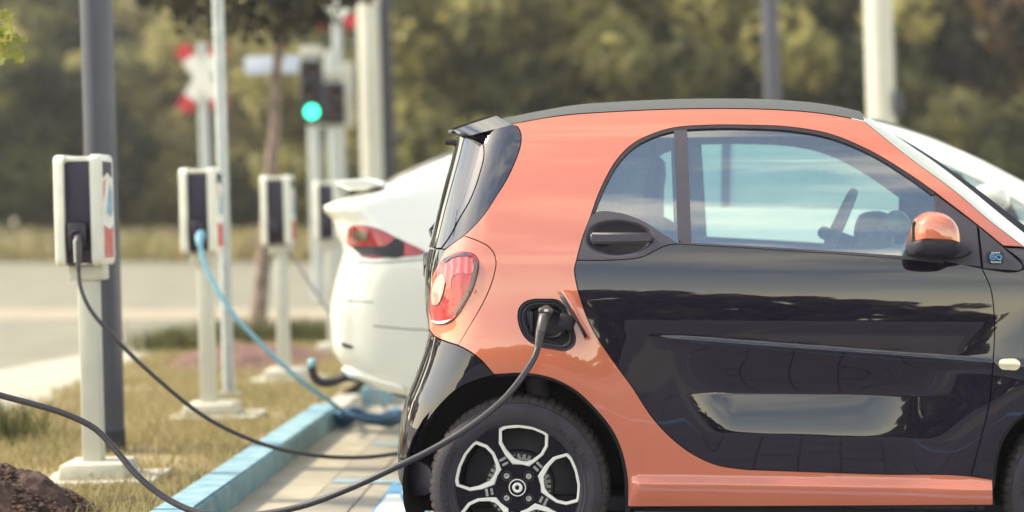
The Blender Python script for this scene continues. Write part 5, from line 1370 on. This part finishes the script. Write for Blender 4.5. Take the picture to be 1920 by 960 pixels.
# rear spoiler blade and the deck under it
sp = [TS.A(a, c, -.66) for a, c in ((622, 343), (640, 336.5), (690, 334), (713, 341), (714, 349), (690, 359), (655, 357))]
B().pillow([(p[0], p[2]) for p in sp], [-.70, -.66, 0, .66, .70], [.75, 1, 1, 1, .75]).obj('rear_spoiler', 'white_paint', wc, smooth=50)
dk = [TS.A(a, c, -.70) for a, c in ((720, 349), (690, 365), (655, 373), (650, 377), (700, 380), (760, 372))]
B().pillow([(p[0], p[2]) for p in dk], [-.74, -.70, 0, .70, .74], [.9, 1, 1, 1, .9]).obj('boot_lid', 'bronze', wc, smooth=40)
mp_ = [TS.A(a, c, -1.02) for a, c in catmull([(1832, 352), (1850, 346), (1875, 350), (1889, 368), (1888, 388), (1850, 388), (1834, 375)], 6, True)]
B().pillow([(p[0], p[2]) for p in mp_], [-.90, -.92, -1.02, -1.08, -1.11], [.8, 1, 1.03, .95, .6]).obj('wing_mirror', 'white_paint', wc, smooth=60)
lz_ = ST([[(640, 690), (690, 718), (760, 738), (1100, 770), (1600, 786)], [(1600, 786), (1600, 812)], [(1600, 812), (1100, 800), (760, 760), (690, 732), (645, 700)], [(645, 700), (640, 690)]], 12)
panel(TS, 'lower_trim', lz_, 'dark_plastic', wc, grid=0.04, off=-0.03)
B().box((2.6, 0, .30), (3.6, 1.5, .10), .03).obj('floor_pan', 'shell', wc)
for x_ in (.95, 3.85):
    for s_ in (-1, 1):
        wv = empty('wheel'); wv.parent = wc; wv.location = (x_, s_ * .955, .345); wv.scale = (1, -s_, 1)
        B().lathe([(.25, .02), (.26, -.01), (.30, -.02), (.33, -.01), (.345, .03), (.345, .2), (.30, .22), (.2, .2)], seg=48).obj('tyre', 'tyre', wv, smooth=40)
        b = B().lathe([(.255, .0), (.25, .01), (.24, .03), (.08, .03), (.06, 0), (.0001, -.01)], seg=40); b.obj('rim', 'steel', wv, smooth=40)
panel(TS, 'bumper_slot', TS.sz([tuple(p) for p in catmull([(640, 643), (652, 645), (664, 652), (654, 653), (642, 648)], 4, True)]), 'charger_dark', wc, grid=0.02, off=0.003, flange=0.006, gap=0)
panel(TS, 'bumper_lip', ST([[(628, 678), (650, 690), (700, 707), (760, 725)], [(760, 725), (760, 731)], [(760, 731), (700, 714), (650, 697), (630, 685)], [(630, 685), (628, 678)]], 6), 'white_paint', wc, grid=0.02, off=0.02, flange=0.03, gap=0)
for sg_ in ([(636, 488), (700, 492), (790, 486), (860, 478)], [(700, 610), (760, 616), (860, 618)], [(628, 560), (640, 562), (700, 566)]):
    up = [(a, c) for a, c in sg_]; dn = [(a, c + 1.6) for a, c in sg_][::-1]
    panel(TS, 'shut_line', ST([up, [up[-1], dn[0]], dn, [dn[-1], up[0]]], 8), 'charger_dark', wc, grid=0.02, off=0.0015, flange=0.003, gap=0, edge=False)
xf = float(TS.sz([(2128, 600)])[0][0]); zz_ = np.linspace(.27, float(TS.sz([(2128, 428)])[0][1]), 14)
sec = TS.P(np.full(14, xf), zz_); cur = []
ST_ = ((0, 1, 1), (.3, .995, .985), (.6, .975, .94), (.85, .91, .86), (1.02, .78, .77), (1.10, .55, .70), (1.12, .2, .68))
for p in sec: cur.append([(xf + dx, p[1] * ky, .27 + (p[2] - .27) * kz) for dx, ky, kz in ST_])
for k in (.5, 0.0): cur.append([(c[0] + .02, c[1] * k, c[2] + .03 * (1 - k)) for c in cur[13]])
loft('bonnet', cur, 'white_paint', wc, count=24)
# tow bar under the tail
b = B(); tb = [TS.A(a, c, 0.0) for a, c in ((585, 688), (588, 705), (600, 716), (618, 718), (645, 708), (700, 712))]
tow = B().tube([tuple(p) for p in catmull(tb, .02)], .022, 12).obj('tow_bar', 'post_black', wc, smooth=60)
B().lathe([(.001, .022), (.013, .020), (.021, .012), (.023, 0), (.020, -.014), (.015, -.030)], TS.A(585, 680, 0.0), 16, axis='z').obj('tow_ball', 'sticker_blue', tow)

# ------------------------------------------------------------------ maple twig hanging into the upper left corner
tw = empty('maple_twig', wpx(-30, 30, 7.4), label='maple twig with green and orange leaves in the upper left corner', cat='twig')
ow = Vector(wpx(-30, 30, 7.4))
tp = [Vector(wpx(a, c, d)) - ow for a, c, d in ((-260, -120, 7.5), (-120, -20, 7.45), (-30, 30, 7.4), (10, 50, 7.4), (34, 66, 7.4))]
lp = catmull([tuple(Vector((-4.6, 7.9, 4.6)) - ow), tuple(Vector((-3.6, 7.6, 3.3)) - ow)] + [tuple(p) for p in tp], .05)
B().tube([tuple(p) for p in lp], [.030 - .0265 * i / (len(lp) - 1) for i in range(len(lp))], 8).obj('stem', 'bark', tw, smooth=60)
def maple(seed):
    rn = random.Random(seed); half = [(0, -.02), (.10, -.16), (.30, -.20), (.26, -.05), (.50, .08), (.36, .14), (.42, .34), (.24, .30), (.20, .46), (.10, .42), (0, .72)]
    poly = half + [(-a, c) for a, c in half[::-1][1:-1]]
    me = bpy.data.meshes.new('leaf'); V = [(a, c, .10 * abs(a) + .06 * c * c + rn.uniform(-.02, .02)) for a, c in poly] + [(0, .12, 0)]
    n = len(poly); me.from_pydata(V, [], [(i, (i + 1) % n, n) for i in range(n)]); me.materials.append(MATS['leaf_maple']); return me
lm = [maple(i) for i in range(4)]; rn = random.Random(5)
for (a, c) in ((3, 22), (14, 42), (22, 58), (40, 72), (8, 70), (30, 96), (12, 100), (2, 52), (20, 80), (40, 106), (4, 108), (-8, 84), (-20, 40), (-30, 70), (-50, 20), (16, 28)):
    o = bpy.data.objects.new('leaf', rn.choice(lm)); o.location = Vector(wpx(a, c, 7.4 + rn.uniform(-.12, .12))) - ow
    s_ = rn.uniform(.055, .085); o.scale = (s_, s_, s_); o.rotation_euler = (R(90 + rn.uniform(-55, 55)), rn.uniform(-.8, .8), R(rn.uniform(150, 215))); 
    o.rotation_euler = (R(rn.uniform(50, 130)), R(180 + rn.uniform(-50, 50)), R(rn.uniform(-50, 50))); link(o, tw)

# ------------------------------------------------------------------ air
HAZE = 0.0009
me = bpy.data.meshes.new('haze'); bmz = bmesh.new(); bmesh.ops.create_cube(bmz, size=1.0)
for v in bmz.verts: v.co = Vector((v.co.x * 310, v.co.y * 300 + 25, v.co.z * 22 + 9.8))
bmz.to_mesh(me); bmz.free()
hm = bpy.data.materials.new('haze_air'); hm.use_nodes = True; hn = hm.node_tree
hn.nodes.remove(hn.nodes['Principled BSDF']); pv = hn.nodes.new('ShaderNodeVolumePrincipled')
pv.inputs['Color'].default_value = (0.93, 0.90, 0.92, 1); pv.inputs['Density'].default_value = HAZE; pv.inputs['Anisotropy'].default_value = 0.3
hn.links.new(pv.outputs[0], hn.nodes['Material Output'].inputs['Volume']); me.materials.append(hm)
tag(link(bpy.data.objects.new('haze', me)), kind='stuff', label='thin pale haze in the air', cat='haze')
